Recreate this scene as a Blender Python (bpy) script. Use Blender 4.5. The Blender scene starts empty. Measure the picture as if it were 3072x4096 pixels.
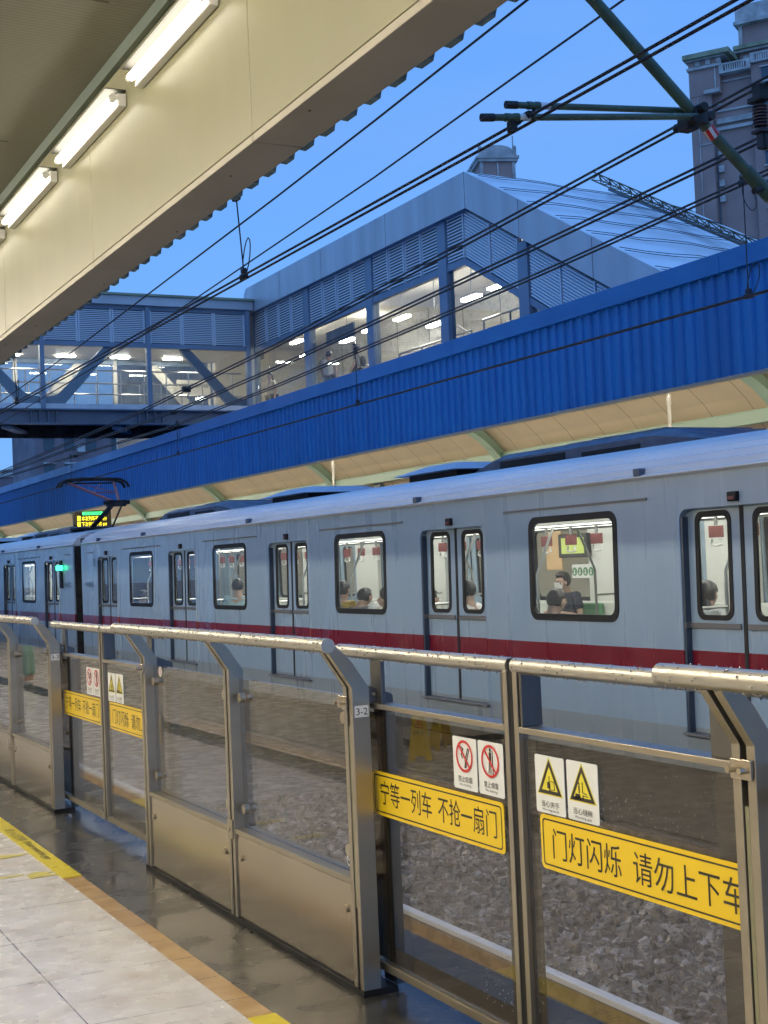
import bpy, bmesh, math, random
from mathutils import Vector, Matrix
from mathutils.geometry import tessellate_polygon
random.seed(7)
R = math.radians
SC = bpy.context.scene
COL = SC.collection

# ------------------------------------------------------------------ camera
cam_d = bpy.data.cameras.new('camera'); cam = bpy.data.objects.new('camera', cam_d); COL.objects.link(cam)
right = Vector((0.89392682, -0.44620714, -0.04235601))
up = Vector((0.02211254, -0.05048023, 0.99848024))
fwd = Vector((0.44766715, 0.89350486, 0.03525886))
m = Matrix((right, up, -fwd)).transposed().to_4x4(); m.translation = Vector((0, 0, 1.5))
cam.matrix_world = m
cam_d.sensor_fit = 'VERTICAL'; cam_d.sensor_height = 36; cam_d.sensor_width = 27
cam_d.lens = 49.333; cam_d.clip_start = 0.05; cam_d.clip_end = 3000
SC.camera = cam

# ------------------------------------------------------------------ world, sun, exposure
W = bpy.data.worlds.new('World'); SC.world = W; W.use_nodes = True
nt = W.node_tree; nt.nodes.clear()
n_out = nt.nodes.new('ShaderNodeOutputWorld'); n_bg = nt.nodes.new('ShaderNodeBackground')
n_sky = nt.nodes.new('ShaderNodeTexSky'); n_sky.sky_type = 'NISHITA'; n_sky.sun_disc = False
n_sky.sun_elevation = R(4); n_sky.sun_rotation = R(200); n_sky.ozone_density = 4
n_tint = nt.nodes.new('ShaderNodeMix'); n_tint.data_type = 'RGBA'; n_tint.blend_type = 'MIX'
n_tint.inputs[0].default_value = 0.88
n_tc = nt.nodes.new('ShaderNodeTexCoord'); n_sep = nt.nodes.new('ShaderNodeSeparateXYZ')
n_ramp = nt.nodes.new('ShaderNodeValToRGB')
n_ramp.color_ramp.elements[0].position = 0.0; n_ramp.color_ramp.elements[0].color = (2.2, 4.5, 8.2, 1)
n_ramp.color_ramp.elements[1].position = 0.38; n_ramp.color_ramp.elements[1].color = (1.22, 3.35, 8.6, 1)
e = n_ramp.color_ramp.elements.new(0.12); e.color = (1.6, 4.0, 8.9, 1)
n_bg.inputs['Strength'].default_value = 0.128
L = nt.links.new
L(n_tc.outputs['Generated'], n_sep.inputs[0]); L(n_sep.outputs['Z'], n_ramp.inputs[0])
n_nz = nt.nodes.new('ShaderNodeTexNoise'); n_nz.inputs['Scale'].default_value = 3.2; n_nz.inputs['Detail'].default_value = 5
n_mp = nt.nodes.new('ShaderNodeMapping'); n_mp.inputs['Scale'].default_value = (1, 1, 3.5); L(n_tc.outputs['Generated'], n_mp.inputs[0]); L(n_mp.outputs[0], n_nz.inputs['Vector'])
n_mr = nt.nodes.new('ShaderNodeMapRange'); n_mr.inputs['From Min'].default_value = 0.42; n_mr.inputs['From Max'].default_value = 0.7; n_mr.inputs['To Max'].default_value = 0.55; L(n_nz.outputs['Fac'], n_mr.inputs['Value'])
n_cl = nt.nodes.new('ShaderNodeMix'); n_cl.data_type = 'RGBA'; L(n_mr.outputs[0], n_cl.inputs[0]); L(n_ramp.outputs[0], n_cl.inputs[6]); n_cl.inputs[7].default_value = (1.75, 3.75, 8.2, 1)
L(n_sky.outputs[0], n_tint.inputs[6]); L(n_cl.outputs[2], n_tint.inputs[7])
L(n_tint.outputs[2], n_bg.inputs['Color']); L(n_bg.outputs[0], n_out.inputs['Surface'])
sun_d = bpy.data.lights.new('sun', 'SUN'); sun_d.energy = 0.12; sun_d.angle = R(40); sun_d.color = (0.75, 0.85, 1)
sun = bpy.data.objects.new('sun', sun_d); COL.objects.link(sun)
sun.rotation_euler = (R(50), 0, R(-20))
SC.view_settings.view_transform = 'Standard'; SC.view_settings.look = 'None'
SC.view_settings.exposure = 0; SC.view_settings.gamma = 1
SC.cycles.max_bounces = 8; SC.cycles.transparent_max_bounces = 24
SC.cycles.diffuse_bounces = 3; SC.cycles.glossy_bounces = 4
SC.cycles.sample_clamp_indirect = 4; SC.cycles.caustics_reflective = False; SC.cycles.caustics_refractive = False
SC.cycles.use_denoising = True

# ------------------------------------------------------------------ materials
def mat(name, color, rough=0.5, metal=0.0, noise=None, bump=None, spec=0.5, coat=0.0, streak=None):
    """noise=(scale, amount) mottles the colour; bump=(scale, strength); streak=(sx,sy,sz,amount) stretched wear."""
    m = bpy.data.materials.new(name); m.use_nodes = True
    nt = m.node_tree; b = nt.nodes['Principled BSDF']
    b.inputs['Base Color'].default_value = (*color, 1); b.inputs['Roughness'].default_value = rough
    b.inputs['Metallic'].default_value = metal; b.inputs['Specular IOR Level'].default_value = spec
    b.inputs['Coat Weight'].default_value = coat
    tc = nt.nodes.new('ShaderNodeNewGeometry')
    if noise or streak:
        mp = nt.nodes.new('ShaderNodeMapping'); L2 = nt.links.new
        L2(tc.outputs['Position'], mp.inputs['Vector'])
        nz = nt.nodes.new('ShaderNodeTexNoise'); nz.inputs['Detail'].default_value = 5
        if streak:
            mp.inputs['Scale'].default_value = streak[:3]; nz.inputs['Scale'].default_value = 1; amt = streak[3]
        else:
            nz.inputs['Scale'].default_value = noise[0]; amt = noise[1]
        L2(mp.outputs[0], nz.inputs['Vector'])
        mr = nt.nodes.new('ShaderNodeMapRange'); mr.inputs['From Min'].default_value = 0.3; mr.inputs['From Max'].default_value = 0.7
        mr.inputs['To Min'].default_value = 1 - amt; mr.inputs['To Max'].default_value = 1 + amt * 0.5
        L2(nz.outputs['Fac'], mr.inputs['Value'])
        mx = nt.nodes.new('ShaderNodeVectorMath'); mx.operation = 'SCALE'
        mx.inputs[0].default_value = color; L2(mr.outputs[0], mx.inputs['Scale'])
        L2(mx.outputs[0], b.inputs['Base Color'])
        mr2 = nt.nodes.new('ShaderNodeMapRange'); mr2.inputs['From Min'].default_value = 0.3; mr2.inputs['From Max'].default_value = 0.7
        mr2.inputs['To Min'].default_value = min(1, rough * (1 + amt)); mr2.inputs['To Max'].default_value = max(0.02, rough * (1 - amt))
        L2(nz.outputs['Fac'], mr2.inputs['Value']); L2(mr2.outputs[0], b.inputs['Roughness'])
    if bump:
        nb = nt.nodes.new('ShaderNodeTexNoise'); nb.inputs['Scale'].default_value = bump[0]; nb.inputs['Detail'].default_value = 4
        bp = nt.nodes.new('ShaderNodeBump'); bp.inputs['Strength'].default_value = bump[1]; bp.inputs['Distance'].default_value = 0.01
        nt.links.new(tc.outputs['Position'], nb.inputs['Vector'])
        nt.links.new(nb.outputs['Fac'], bp.inputs['Height']); nt.links.new(bp.outputs[0], b.inputs['Normal'])
    return m

def emis(name, color, strength):
    m = bpy.data.materials.new(name); m.use_nodes = True
    b = m.node_tree.nodes['Principled BSDF']
    b.inputs['Base Color'].default_value = (*[min(1, c) for c in color], 1)
    b.inputs['Emission Color'].default_value = (*color, 1); b.inputs['Emission Strength'].default_value = strength
    return m

def glass(name, tint=(1, 1, 1), ior=1.5, rough=0.0, refl=1.0, drops=None, film=0.0):
    m = bpy.data.materials.new(name); m.use_nodes = True; nt = m.node_tree; nt.nodes.clear()
    o = nt.nodes.new('ShaderNodeOutputMaterial'); mx = nt.nodes.new('ShaderNodeMixShader')
    t = nt.nodes.new('ShaderNodeBsdfTransparent'); g = nt.nodes.new('ShaderNodeBsdfGlossy'); gm = nt.nodes.new('ShaderNodeNewGeometry')
    t.inputs[0].default_value = (*tint, 1); g.inputs['Roughness'].default_value = rough
    # Schlick reflection, the same from either side of the pane
    def mth(op, a, b):
        n = nt.nodes.new('ShaderNodeMath'); n.operation = op
        for i, v in enumerate((a, b)):
            if v is None: continue
            if isinstance(v, (int, float)): n.inputs[i].default_value = v
            else: nt.links.new(v, n.inputs[i])
        return n.outputs[0]
    dt = nt.nodes.new('ShaderNodeVectorMath'); dt.operation = 'DOT_PRODUCT'
    nt.links.new(gm.outputs['Incoming'], dt.inputs[0]); nt.links.new(gm.outputs['Normal'], dt.inputs[1])
    c5 = mth('POWER', mth('SUBTRACT', 1.0, mth('ABSOLUTE', dt.outputs['Value'], None)), 5.0)
    fr = mth('MULTIPLY', mth('ADD', mth('MULTIPLY', c5, 0.955), 0.045), refl)
    nt.links.new(fr, mx.inputs[0])
    nt.links.new(t.outputs[0], mx.inputs[1]); nt.links.new(g.outputs[0], mx.inputs[2])
    last = mx.outputs[0]
    if film or drops:
        d = nt.nodes.new('ShaderNodeBsdfDiffuse'); d.inputs[0].default_value = (0.75, 0.78, 0.8, 1)
        m2 = nt.nodes.new('ShaderNodeMixShader'); m2.inputs[0].default_value = film
        if drops:
            geo = nt.nodes.new('ShaderNodeNewGeometry')
            v = nt.nodes.new('ShaderNodeTexVoronoi'); v.inputs['Scale'].default_value = drops
            lt = nt.nodes.new('ShaderNodeMath'); lt.operation = 'LESS_THAN'; lt.inputs[1].default_value = 0.13
            nz = nt.nodes.new('ShaderNodeTexNoise'); nz.inputs['Scale'].default_value = 2.2
            gt = nt.nodes.new('ShaderNodeMath'); gt.operation = 'GREATER_THAN'; gt.inputs[1].default_value = 0.6
            m3 = nt.nodes.new('ShaderNodeMath'); m3.operation = 'MULTIPLY'
            m4 = nt.nodes.new('ShaderNodeMath'); m4.operation = 'MULTIPLY_ADD'; m4.inputs[1].default_value = 0.35; m4.inputs[2].default_value = film
            nt.links.new(geo.outputs['Position'], v.inputs['Vector']); nt.links.new(geo.outputs['Position'], nz.inputs['Vector'])
            nt.links.new(v.outputs['Distance'], lt.inputs[0]); nt.links.new(nz.outputs['Fac'], gt.inputs[0])
            nt.links.new(lt.outputs[0], m3.inputs[0]); nt.links.new(gt.outputs[0], m3.inputs[1])
            nt.links.new(m3.outputs[0], m4.inputs[0]); nt.links.new(m4.outputs[0], m2.inputs[0])
        nt.links.new(last, m2.inputs[1]); nt.links.new(d.outputs[0], m2.inputs[2]); last = m2.outputs[0]
    nt.links.new(last, o.inputs['Surface'])
    return m

class NB:
    """small helper for node graphs"""
    def __init__(s, m): s.nt = m.node_tree; s.b = s.nt.nodes['Principled BSDF']; s.geo = s.nt.nodes.new('ShaderNodeNewGeometry')
    def link(s, a, b): s.nt.links.new(a, b)
    def pos(s):
        n = s.nt.nodes.new('ShaderNodeSeparateXYZ'); s.link(s.geo.outputs['Position'], n.inputs[0]); return n.outputs
    def math(s, op, a, b=None, c=None):
        n = s.nt.nodes.new('ShaderNodeMath'); n.operation = op
        for i, v in enumerate((a, b, c)):
            if v is None: continue
            if isinstance(v, (int, float)): n.inputs[i].default_value = v
            else: s.link(v, n.inputs[i])
        return n.outputs[0]
    def noise(s, scale, detail=4, vec=None, rough=0.5):
        n = s.nt.nodes.new('ShaderNodeTexNoise'); n.inputs['Scale'].default_value = scale; n.inputs['Detail'].default_value = detail
        n.inputs['Roughness'].default_value = rough
        s.link(vec or s.geo.outputs['Position'], n.inputs['Vector']); return n.outputs['Fac']
    def voro(s, scale, out='Distance', feature='F1'):
        n = s.nt.nodes.new('ShaderNodeTexVoronoi'); n.inputs['Scale'].default_value = scale; n.feature = feature
        s.link(s.geo.outputs['Position'], n.inputs['Vector']); return n.outputs[out]
    def rng(s, v, a, b, c, d):
        n = s.nt.nodes.new('ShaderNodeMapRange'); s.link(v, n.inputs['Value'])
        for k, x in zip(('From Min', 'From Max', 'To Min', 'To Max'), (a, b, c, d)): n.inputs[k].default_value = x
        return n.outputs[0]
    def ramp(s, v, stops):
        n = s.nt.nodes.new('ShaderNodeValToRGB'); cr = n.color_ramp
        while len(cr.elements) < len(stops): cr.elements.new(0.5)
        for e, (p, c) in zip(cr.elements, stops): e.position = p; e.color = (*c, 1)
        s.link(v, n.inputs[0]); return n.outputs[0]
    def mix(s, f, a, b):
        n = s.nt.nodes.new('ShaderNodeMix'); n.data_type = 'RGBA'
        for i, v in ((0, f), (6, a), (7, b)):
            if isinstance(v, (int, float)): n.inputs[i].default_value = v
            elif isinstance(v, tuple): n.inputs[i].default_value = (*v, 1)
            else: s.link(v, n.inputs[i])
        return n.outputs[2]
    def bump(s, h, strength=0.3, dist=0.01):
        n = s.nt.nodes.new('ShaderNodeBump'); n.inputs['Strength'].default_value = strength; n.inputs['Distance'].default_value = dist
        s.link(h, n.inputs['Height']); s.link(n.outputs[0], s.b.inputs['Normal'])

def seam(nb, axis, period, offset, width):
    a = nb.math('SUBTRACT', nb.pos()[axis], offset); a = nb.math('DIVIDE', a, period); a = nb.math('FRACT', a)
    a = nb.math('SUBTRACT', a, 0.5); a = nb.math('ABSOLUTE', a)
    return nb.math('GREATER_THAN', a, 0.5 - width / period / 2)

# platform tile
M = {}
m = mat('floor_tile', (0.6, 0.57, 0.53), 0.2); nb = NB(m)
n1 = nb.noise(5, 6, rough=0.65); n2 = nb.noise(7, 5)
c = nb.ramp(n1, [(0.28, (0.50, 0.44, 0.38)), (0.5, (0.66, 0.62, 0.57)), (0.68, (0.74, 0.71, 0.67))])
sm = nb.math('MAXIMUM', seam(nb, 0, 0.475, 1.65, 0.0045), seam(nb, 1, 0.6, 7.1, 0.0045))
g = nb.math('MULTIPLY', nb.math('GREATER_THAN', nb.pos()[0], -0.05), nb.math('LESS_THAN', nb.pos()[0], 0.24))
spk = nb.noise(90, 3)
c = nb.mix(g, c, nb.ramp(spk, [(0.4, (0.02, 0.028, 0.026)), (0.65, (0.09, 0.11, 0.10))]))
c = nb.mix(sm, c, (0.10, 0.09, 0.08)); nb.link(c, nb.b.inputs['Base Color'])
nb.link(nb.rng(n2, 0.3, 0.7, 0.33, 0.20), nb.b.inputs['Roughness'])
wm = nb.nt.nodes.new('ShaderNodeMapping'); wm.inputs['Scale'].default_value = (9, 34, 1); nb.link(nb.geo.outputs['Position'], wm.inputs[0])
w = nb.noise(1, 4, wm.outputs[0]); nb.bump(w, 0.015, 0.003); M['tile'] = m
# wet dark granite
m = mat('floor_granite', (0.06, 0.06, 0.055), 0.12); nb = NB(m)
spk = nb.noise(140, 3); blot = nb.noise(2.3, 4)
c = nb.ramp(spk, [(0.35, (0.022, 0.021, 0.019)), (0.6, (0.075, 0.07, 0.062)), (0.75, (0.15, 0.14, 0.125))])
c = nb.mix(nb.rng(blot, 0.3, 0.7, 0, 0.6), c, (0.024, 0.022, 0.019))
c = nb.mix(nb.rng(nb.noise(11, 6, rough=0.7), 0.42, 0.62, 0, 0.7), c, (0.012, 0.011, 0.009))
c = nb.mix(seam(nb, 1, 1.2, 6.49, 0.008), c, (0.004, 0.004, 0.004)); nb.link(c, nb.b.inputs['Base Color'])
nb.link(nb.rng(nb.noise(3.2, 5), 0.32, 0.68, 0.36, 0.10), nb.b.inputs['Roughness']); nb.bump(nb.noise(38, 3), 0.16, 0.005); M['granite'] = m
# orange edge tile
m = mat('floor_orange', (0.42, 0.24, 0.09), 0.2); nb = NB(m)
c = nb.ramp(nb.noise(7, 5), [(0.3, (0.33, 0.19, 0.075)), (0.55, (0.46, 0.28, 0.11)), (0.72, (0.52, 0.36, 0.17))])
c = nb.mix(seam(nb, 1, 0.3, 6.485, 0.005), c, (0.06, 0.04, 0.03)); nb.link(c, nb.b.inputs['Base Color'])
nb.bump(nb.noise(20, 3), 0.2, 0.006); M['orange'] = m
# ballast
m = mat('ballast_stone', (0.2, 0.2, 0.2), 0.7); nb = NB(m)
vc = nb.voro(13, 'Color'); sp = nb.nt.nodes.new('ShaderNodeSeparateColor'); nb.link(vc, sp.inputs[0])
c = nb.ramp(sp.outputs[0], [(0.0, (0.10, 0.092, 0.088)), (0.4, (0.27, 0.25, 0.24)), (0.78, (0.50, 0.475, 0.455)), (1.0, (0.95, 0.93, 0.92))])
c2 = nb.mix(nb.noise(60, 3), c, (0.06, 0.05, 0.05)); nb.link(c2, nb.b.inputs['Base Color']); M['ballast'] = m

M['tape'] = mat('yellow_tape', (0.72, 0.58, 0.02), 0.3, noise=(9, 0.12))
M['steel'] = mat('brushed_steel', (0.42, 0.375, 0.30), 0.38, 0.97, streak=(3, 0.5, 9, 0.10))
M['steel_panel'] = mat('steel_panel', (0.50, 0.44, 0.35), 0.25, 1.0, streak=(1.5, 0.5, 1.5, 0.16))
M['steel_dark'] = mat('dark_steel', (0.16, 0.155, 0.15), 0.33, 0.9, streak=(6, 6, 1, 0.25))
# wet bar with drops
m = mat('wet_steel', (0.55, 0.52, 0.455), 0.35, 0.9); nb = NB(m)
d = nb.voro(110); h = nb.math('LESS_THAN', d, 0.28)
nb.bump(nb.rng(d, 0.0, 0.26, 1, 0), 0.30, 0.0009); nb.link(nb.rng(nb.noise(40, 3), 0.35, 0.65, 0.30, 0.44), nb.b.inputs['Roughness']); M['wet'] = m
M['bolt'] = mat('bolt_steel', (0.5, 0.44, 0.34), 0.3, 1.0)
M['black'] = mat('black_rubber', (0.007, 0.007, 0.008), 0.55, spec=0.3)
M['slot'] = mat('slot_black', (0.006, 0.006, 0.006), 0.7)
M['white_plate'] = mat('white_sticker', (0.78, 0.79, 0.77), 0.35)
M['yellow_sign'] = mat('yellow_sign', (0.80, 0.55, 0.015), 0.32)
M['ink'] = mat('ink_black', (0.02, 0.016, 0.012), 0.4)
M['red'] = mat('sign_red', (0.55, 0.02, 0.02), 0.4)
M['tri'] = mat('sign_yellow', (0.75, 0.65, 0.05), 0.4)
M['gglass'] = glass('gate_glass', (0.87, 0.84, 0.80), refl=1.55, drops=55, film=0.004)
M['tglass'] = glass('train_glass', (0.90, 0.92, 0.90), refl=0.8, film=0.035)
M['hglass'] = glass('hall_glass', (0.84, 0.86, 0.86), refl=1.0, film=0.045)
M['frit'] = mat('glass_border', (0.045, 0.042, 0.04), 0.25)
# train paint with the red band as paint
m = mat('train_paint', (0.6, 0.6, 0.6), 0.28, coat=0.2); nb = NB(m)
z = nb.pos()[2]
band = nb.math('MULTIPLY', nb.math('GREATER_THAN', z, 0.484), nb.math('LESS_THAN', z, 0.672))
mp = nb.nt.nodes.new('ShaderNodeMapping'); mp.inputs['Scale'].default_value = (1, 2.6, 0.22); nb.link(nb.geo.outputs['Position'], mp.inputs[0])
st = nb.noise(1.4, 5, mp.outputs[0])
low = nb.rng(z, -0.45, 0.15, 0.62, 1.0)
c = nb.ramp(st, [(0.25, (0.255, 0.345, 0.43)), (0.55, (0.28, 0.37, 0.455)), (0.8, (0.295, 0.385, 0.47))])
skirt = nb.math('LESS_THAN', z, 0.045)
c = nb.mix(skirt, c, (0.24, 0.28, 0.30)); c = nb.mix(band, c, (0.17, 0.008, 0.020)); nb.link(c, nb.b.inputs['Base Color'])
nb.link(nb.rng(st, 0.3, 0.7, 0.36, 0.24), nb.b.inputs['Roughness']); M['train'] = m
M['troof'] = mat('train_roof', (0.62, 0.64, 0.66), 0.22, 0.0, streak=(1, 0.5, 3, 0.12), spec=0.8)
M['tpod'] = mat('roof_unit', (0.08, 0.105, 0.15), 0.45, noise=(4, 0.3))
M['tpod_light'] = mat('roof_unit_lid', (0.62, 0.65, 0.70), 0.3)
M['under'] = mat('underframe', (0.014, 0.013, 0.012), 0.7, noise=(5, 0.5))
M['jamb'] = mat('door_jamb', (0.035, 0.05, 0.075), 0.4)  # dark colour gives the side of the door recess its shade
M['door_rail'] = mat('door_strip', (0.13, 0.125, 0.12), 0.5)
M['inwall'] = mat('car_lining', (0.72, 0.72, 0.68), 0.4)
M['infloor'] = mat('car_floor', (0.2, 0.2, 0.2), 0.5)
M['seat_green'] = mat('seat_green', (0.10, 0.26, 0.12), 0.4)
M['strap_red'] = mat('strap_card', (0.24, 0.065, 0.06), 0.5, noise=(30, 0.3))
M['strap'] = mat('strap_grey', (0.2, 0.2, 0.19), 0.5)
M['inlight'] = emis('car_light', (1, 0.98, 0.92), 17)
M['screen_green'] = emis('car_screen', (0.36, 0.42, 0.10), 0.8)
M['orange_panel'] = mat('orange_panel', (0.62, 0.40, 0.20), 0.5)
M['green_lamp'] = emis('green_lamp', (0.05, 1.0, 0.45), 4)
M['lamp_red'] = mat('lamp_red', (0.14, 0.015, 0.02), 0.3)
# canopy
M['cream'] = mat('cream_beam', (0.205, 0.196, 0.118), 0.36, streak=(1.2, 1.1, 0.4, 0.10))
M['soffit'] = mat('cream_soffit', (0.31, 0.28, 0.22), 0.5, noise=(1.5, 0.08))
m = mat('ceiling_sheet', (0.20, 0.19, 0.135), 0.5); nb = NB(m)
wv = nb.nt.nodes.new('ShaderNodeTexWave'); wv.bands_direction = 'X'; wv.inputs['Scale'].default_value = 8
mp = nb.nt.nodes.new('ShaderNodeMapping'); mp.inputs['Rotation'].default_value = (0, 0, R(90)); nb.link(nb.geo.outputs['Position'], mp.inputs[0]); nb.link(mp.outputs[0], wv.inputs['Vector'])
nb.bump(wv.outputs['Fac'], 0.16, 0.01); M['ceil'] = m
M['flash'] = mat('green_flashing', (0.10, 0.13, 0.11), 0.45)
M['roofsheet'] = mat('roof_sheet', (0.09, 0.15, 0.18), 0.5)
M['tube'] = emis('tube_light', (1, 0.93, 0.78), 10)
M['tube_mid'] = emis('tube_light_middle', (1, 0.91, 0.75), 120)
M['tube_body'] = mat('tube_housing', (0.75, 0.74, 0.7), 0.4)
M['tube_hood'] = mat('tube_hood', (0.07, 0.07, 0.06), 0.5)
M['tube_far'] = emis('far_tube', (1, 0.92, 0.78), 68)
m = mat('blue_sheet', (0.003, 0.19, 0.60), 0.42); nb = NB(m)
mp = nb.nt.nodes.new('ShaderNodeMapping'); mp.inputs['Scale'].default_value = (1, 3, 0.25); nb.link(nb.geo.outputs['Position'], mp.inputs[0])
nz = nb.noise(1.3, 5, mp.outputs[0])
nb.link(nb.ramp(nz, [(0.3, (0.002, 0.12, 0.38)), (0.7, (0.003, 0.165, 0.48))]), nb.b.inputs['Base Color']); M['blue'] = m
M['blue_cap'] = mat('blue_cap', (0.003, 0.135, 0.40), 0.38, noise=(1.2, 0.12))
M['beige'] = mat('beige_lining', (0.66, 0.55, 0.385), 0.5, noise=(1.4, 0.07))
M['gap'] = mat('panel_gap', (0.10, 0.07, 0.04), 0.8)
M['mint'] = mat('mint_steel', (0.38, 0.54, 0.43), 0.4)
M['pipe'] = mat('white_pipe', (0.8, 0.77, 0.68), 0.4)
M['pis_case'] = mat('display_case', (0.02, 0.02, 0.02), 0.4)
M['pis_green'] = emis('led_green', (0.05, 1, 0.25), 1.6)
M['pis_yellow'] = emis('led_yellow', (1, 0.85, 0.03), 2.6)
# bridge / hall
M['bridge'] = mat('bridge_paint', (0.20, 0.26, 0.33), 0.45, noise=(1.0, 0.12))
M['girder'] = mat('girder_paint', (0.13, 0.16, 0.20), 0.5, noise=(1.0, 0.2))
M['louver'] = mat('louver_grey', (0.66, 0.70, 0.74), 0.4)
M['louver_back'] = mat('louver_shade', (0.05, 0.06, 0.07), 0.8)  # near-black sheet: the shade between the slats is put into its colour
M['alu'] = mat('fascia_sheet', (0.52, 0.53, 0.54), 0.36, 0.2, streak=(1, 1.8, 0.22, 0.15))
M['kick'] = mat('kick_plate', (0.62, 0.66, 0.68), 0.45, noise=(3, 0.15))
M['hwall'] = mat('hall_wall', (0.50, 0.48, 0.43), 0.3, noise=(6, 0.4))
M['hwhite'] = mat('hall_white', (0.66, 0.62, 0.53), 0.4)
M['hfloor'] = mat('hall_floor', (0.4, 0.38, 0.34), 0.3)
M['hlight'] = emis('hall_light', (1, 0.95, 0.84), 75)
M['hroof'] = mat('hall_roof', (0.80, 0.84, 0.88), 0.22, 0.0, noise=(0.6, 0.06), spec=0.9)
M['rail'] = mat('handrail_steel', (0.5, 0.5, 0.48), 0.3, 1.0)
M['rusty'] = mat('rail_side', (0.34, 0.25, 0.16), 0.6, noise=(12, 0.3))
M['railhead'] = mat('rail_head', (0.92, 0.94, 0.95), 0.45, 0.0)  # near-white colour stands in for the sky's sheen on the wet rail
M['concrete'] = mat('concrete', (0.30, 0.29, 0.27), 0.7, noise=(2, 0.2))
M['wire'] = mat('wire_dark', (0.018, 0.016, 0.02), 0.6)
M['tube_green'] = mat('green_tube', (0.06, 0.105, 0.07), 0.42, noise=(7, 0.35))
M['insul'] = mat('insulator', (0.05, 0.03, 0.028), 0.35)
M['mauve'] = mat('mauve_tile', (0.38, 0.265, 0.24), 0.7, noise=(0.3, 0.16))
M['trim'] = mat('stone_trim', (0.50, 0.51, 0.50), 0.7, noise=(0.9, 0.35))
M['moss'] = mat('mossy_cornice', (0.32, 0.36, 0.24), 0.8, noise=(0.8, 0.3))
M['bwin'] = mat('tower_glass', (0.05, 0.09, 0.12), 0.12)
M['farblock'] = mat('far_block', (0.24, 0.20, 0.22), 0.8, noise=(0.4, 0.2))
M['skin'] = mat('skin', (0.43, 0.275, 0.205), 0.5)
M['hair'] = mat('hair', (0.018, 0.015, 0.014), 0.4)
def cloth(n, c): 
    if n not in M: M[n] = mat(n, c, 0.85, noise=(25, 0.12))
    return M[n]

# ------------------------------------------------------------------ mesh helpers
class MB:
    def __init__(s): s.v = []; s.f = []; s.tf = None
    def add(s, vs, fs):
        o = len(s.v); s.v += [tuple(v) for v in vs]; s.f += [tuple(i + o for i in f) for f in fs]; return s
    def box(s, x0, x1, y0, y1, z0, z1):
        vs = [(x, y, z) for x in (x0, x1) for y in (y0, y1) for z in (z0, z1)]
        return s.add(vs, [(0, 1, 3, 2), (4, 6, 7, 5), (0, 4, 5, 1), (2, 3, 7, 6), (0, 2, 6, 4), (1, 5, 7, 3)])
    def prism(s, poly, axis, a, b):
        """poly of 2-D points in the plane of the other two axes (in x,y,z order), extruded a..b along axis"""
        def mk(p, t):
            return (t, p[0], p[1]) if axis == 'x' else (p[0], t, p[1]) if axis == 'y' else (p[0], p[1], t)
        n = len(poly); vs = [mk(p, a) for p in poly] + [mk(p, b) for p in poly]
        fs = [tuple(range(n)), tuple(range(2 * n - 1, n - 1, -1))] + [(i, (i + 1) % n, n + (i + 1) % n, n + i) for i in range(n)]
        return s.add(vs, fs)
    def tube(s, path, r, n=8, caps=True):
        path = [Vector(p) for p in path]; rs = r if isinstance(r, (list, tuple)) else [r] * len(path)
        vs = []; fs = []; prev = None
        for i, p in enumerate(path):
            d = (path[min(i + 1, len(path) - 1)] - path[max(i - 1, 0)]).normalized()
            if prev is None:
                a = d.orthogonal().normalized()
            else:
                a = (prev - d * prev.dot(d)).normalized()
            prev = a; b = d.cross(a)
            for k in range(n):
                t = 2 * math.pi * k / n; vs.append(p + (a * math.cos(t) + b * math.sin(t)) * rs[i])
        for i in range(len(path) - 1):
            for k in range(n):
                fs.append((i * n + k, i * n + (k + 1) % n, (i + 1) * n + (k + 1) % n, (i + 1) * n + k))
        if caps: fs.append(tuple(range(n - 1, -1, -1))); fs.append(tuple(range((len(path) - 1) * n, len(path) * n)))
        return s.add(vs, fs)
    def disc(s, c, axis, r, h, n=16):
        d = Vector({'x': (1, 0, 0), 'y': (0, 1, 0), 'z': (0, 0, 1)}[axis]); c = Vector(c)
        return s.tube([c, c + d * h], r, n)
    def quad(s, a, b, c, d): return s.add([a, b, c, d], [(0, 1, 2, 3)])
    def ball(s, c, r, nu=10, nv=7, zs=1.0):
        vs = [(c[0], c[1], c[2] + r * zs)]; fs = []
        for i in range(1, nv):
            t = math.pi * i / nv
            for k in range(nu):
                p = 2 * math.pi * k / nu
                vs.append((c[0] + r * math.sin(t) * math.cos(p), c[1] + r * math.sin(t) * math.sin(p), c[2] + r * zs * math.cos(t)))
        vs.append((c[0], c[1], c[2] - r * zs)); N = len(vs) - 1
        for k in range(nu): fs.append((0, 1 + k, 1 + (k + 1) % nu)); fs.append((N, N - nu + (k + 1) % nu, N - nu + k))
        for i in range(nv - 2):
            for k in range(nu):
                a = 1 + i * nu; fs.append((a + k, a + nu + k, a + nu + (k + 1) % nu, a + (k + 1) % nu))
        return s.add(vs, fs)
    def poly_holes(s, outer, holes, mk, thick):
        """flat plate with holes; mk(p, side) places a 2-D point on the front (0) or back (1)"""
        loops = [[Vector((p[0], p[1], 0)) for p in l] for l in [outer] + holes]
        flat = [p for l in loops for p in l]
        tris = tessellate_polygon(loops); n = len(flat)
        vs = [mk(p, 0) for p in flat] + [mk(p, 1) for p in flat]
        fs = [tuple(t) for t in tris] + [tuple(i + n for i in reversed(t)) for t in tris]
        o = 0
        for l in loops:
            k = len(l)
            fs += [(o + i, o + (i + 1) % k, n + o + (i + 1) % k, n + o + i) for i in range(k)]; o += k
        return s.add(vs, fs)

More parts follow.
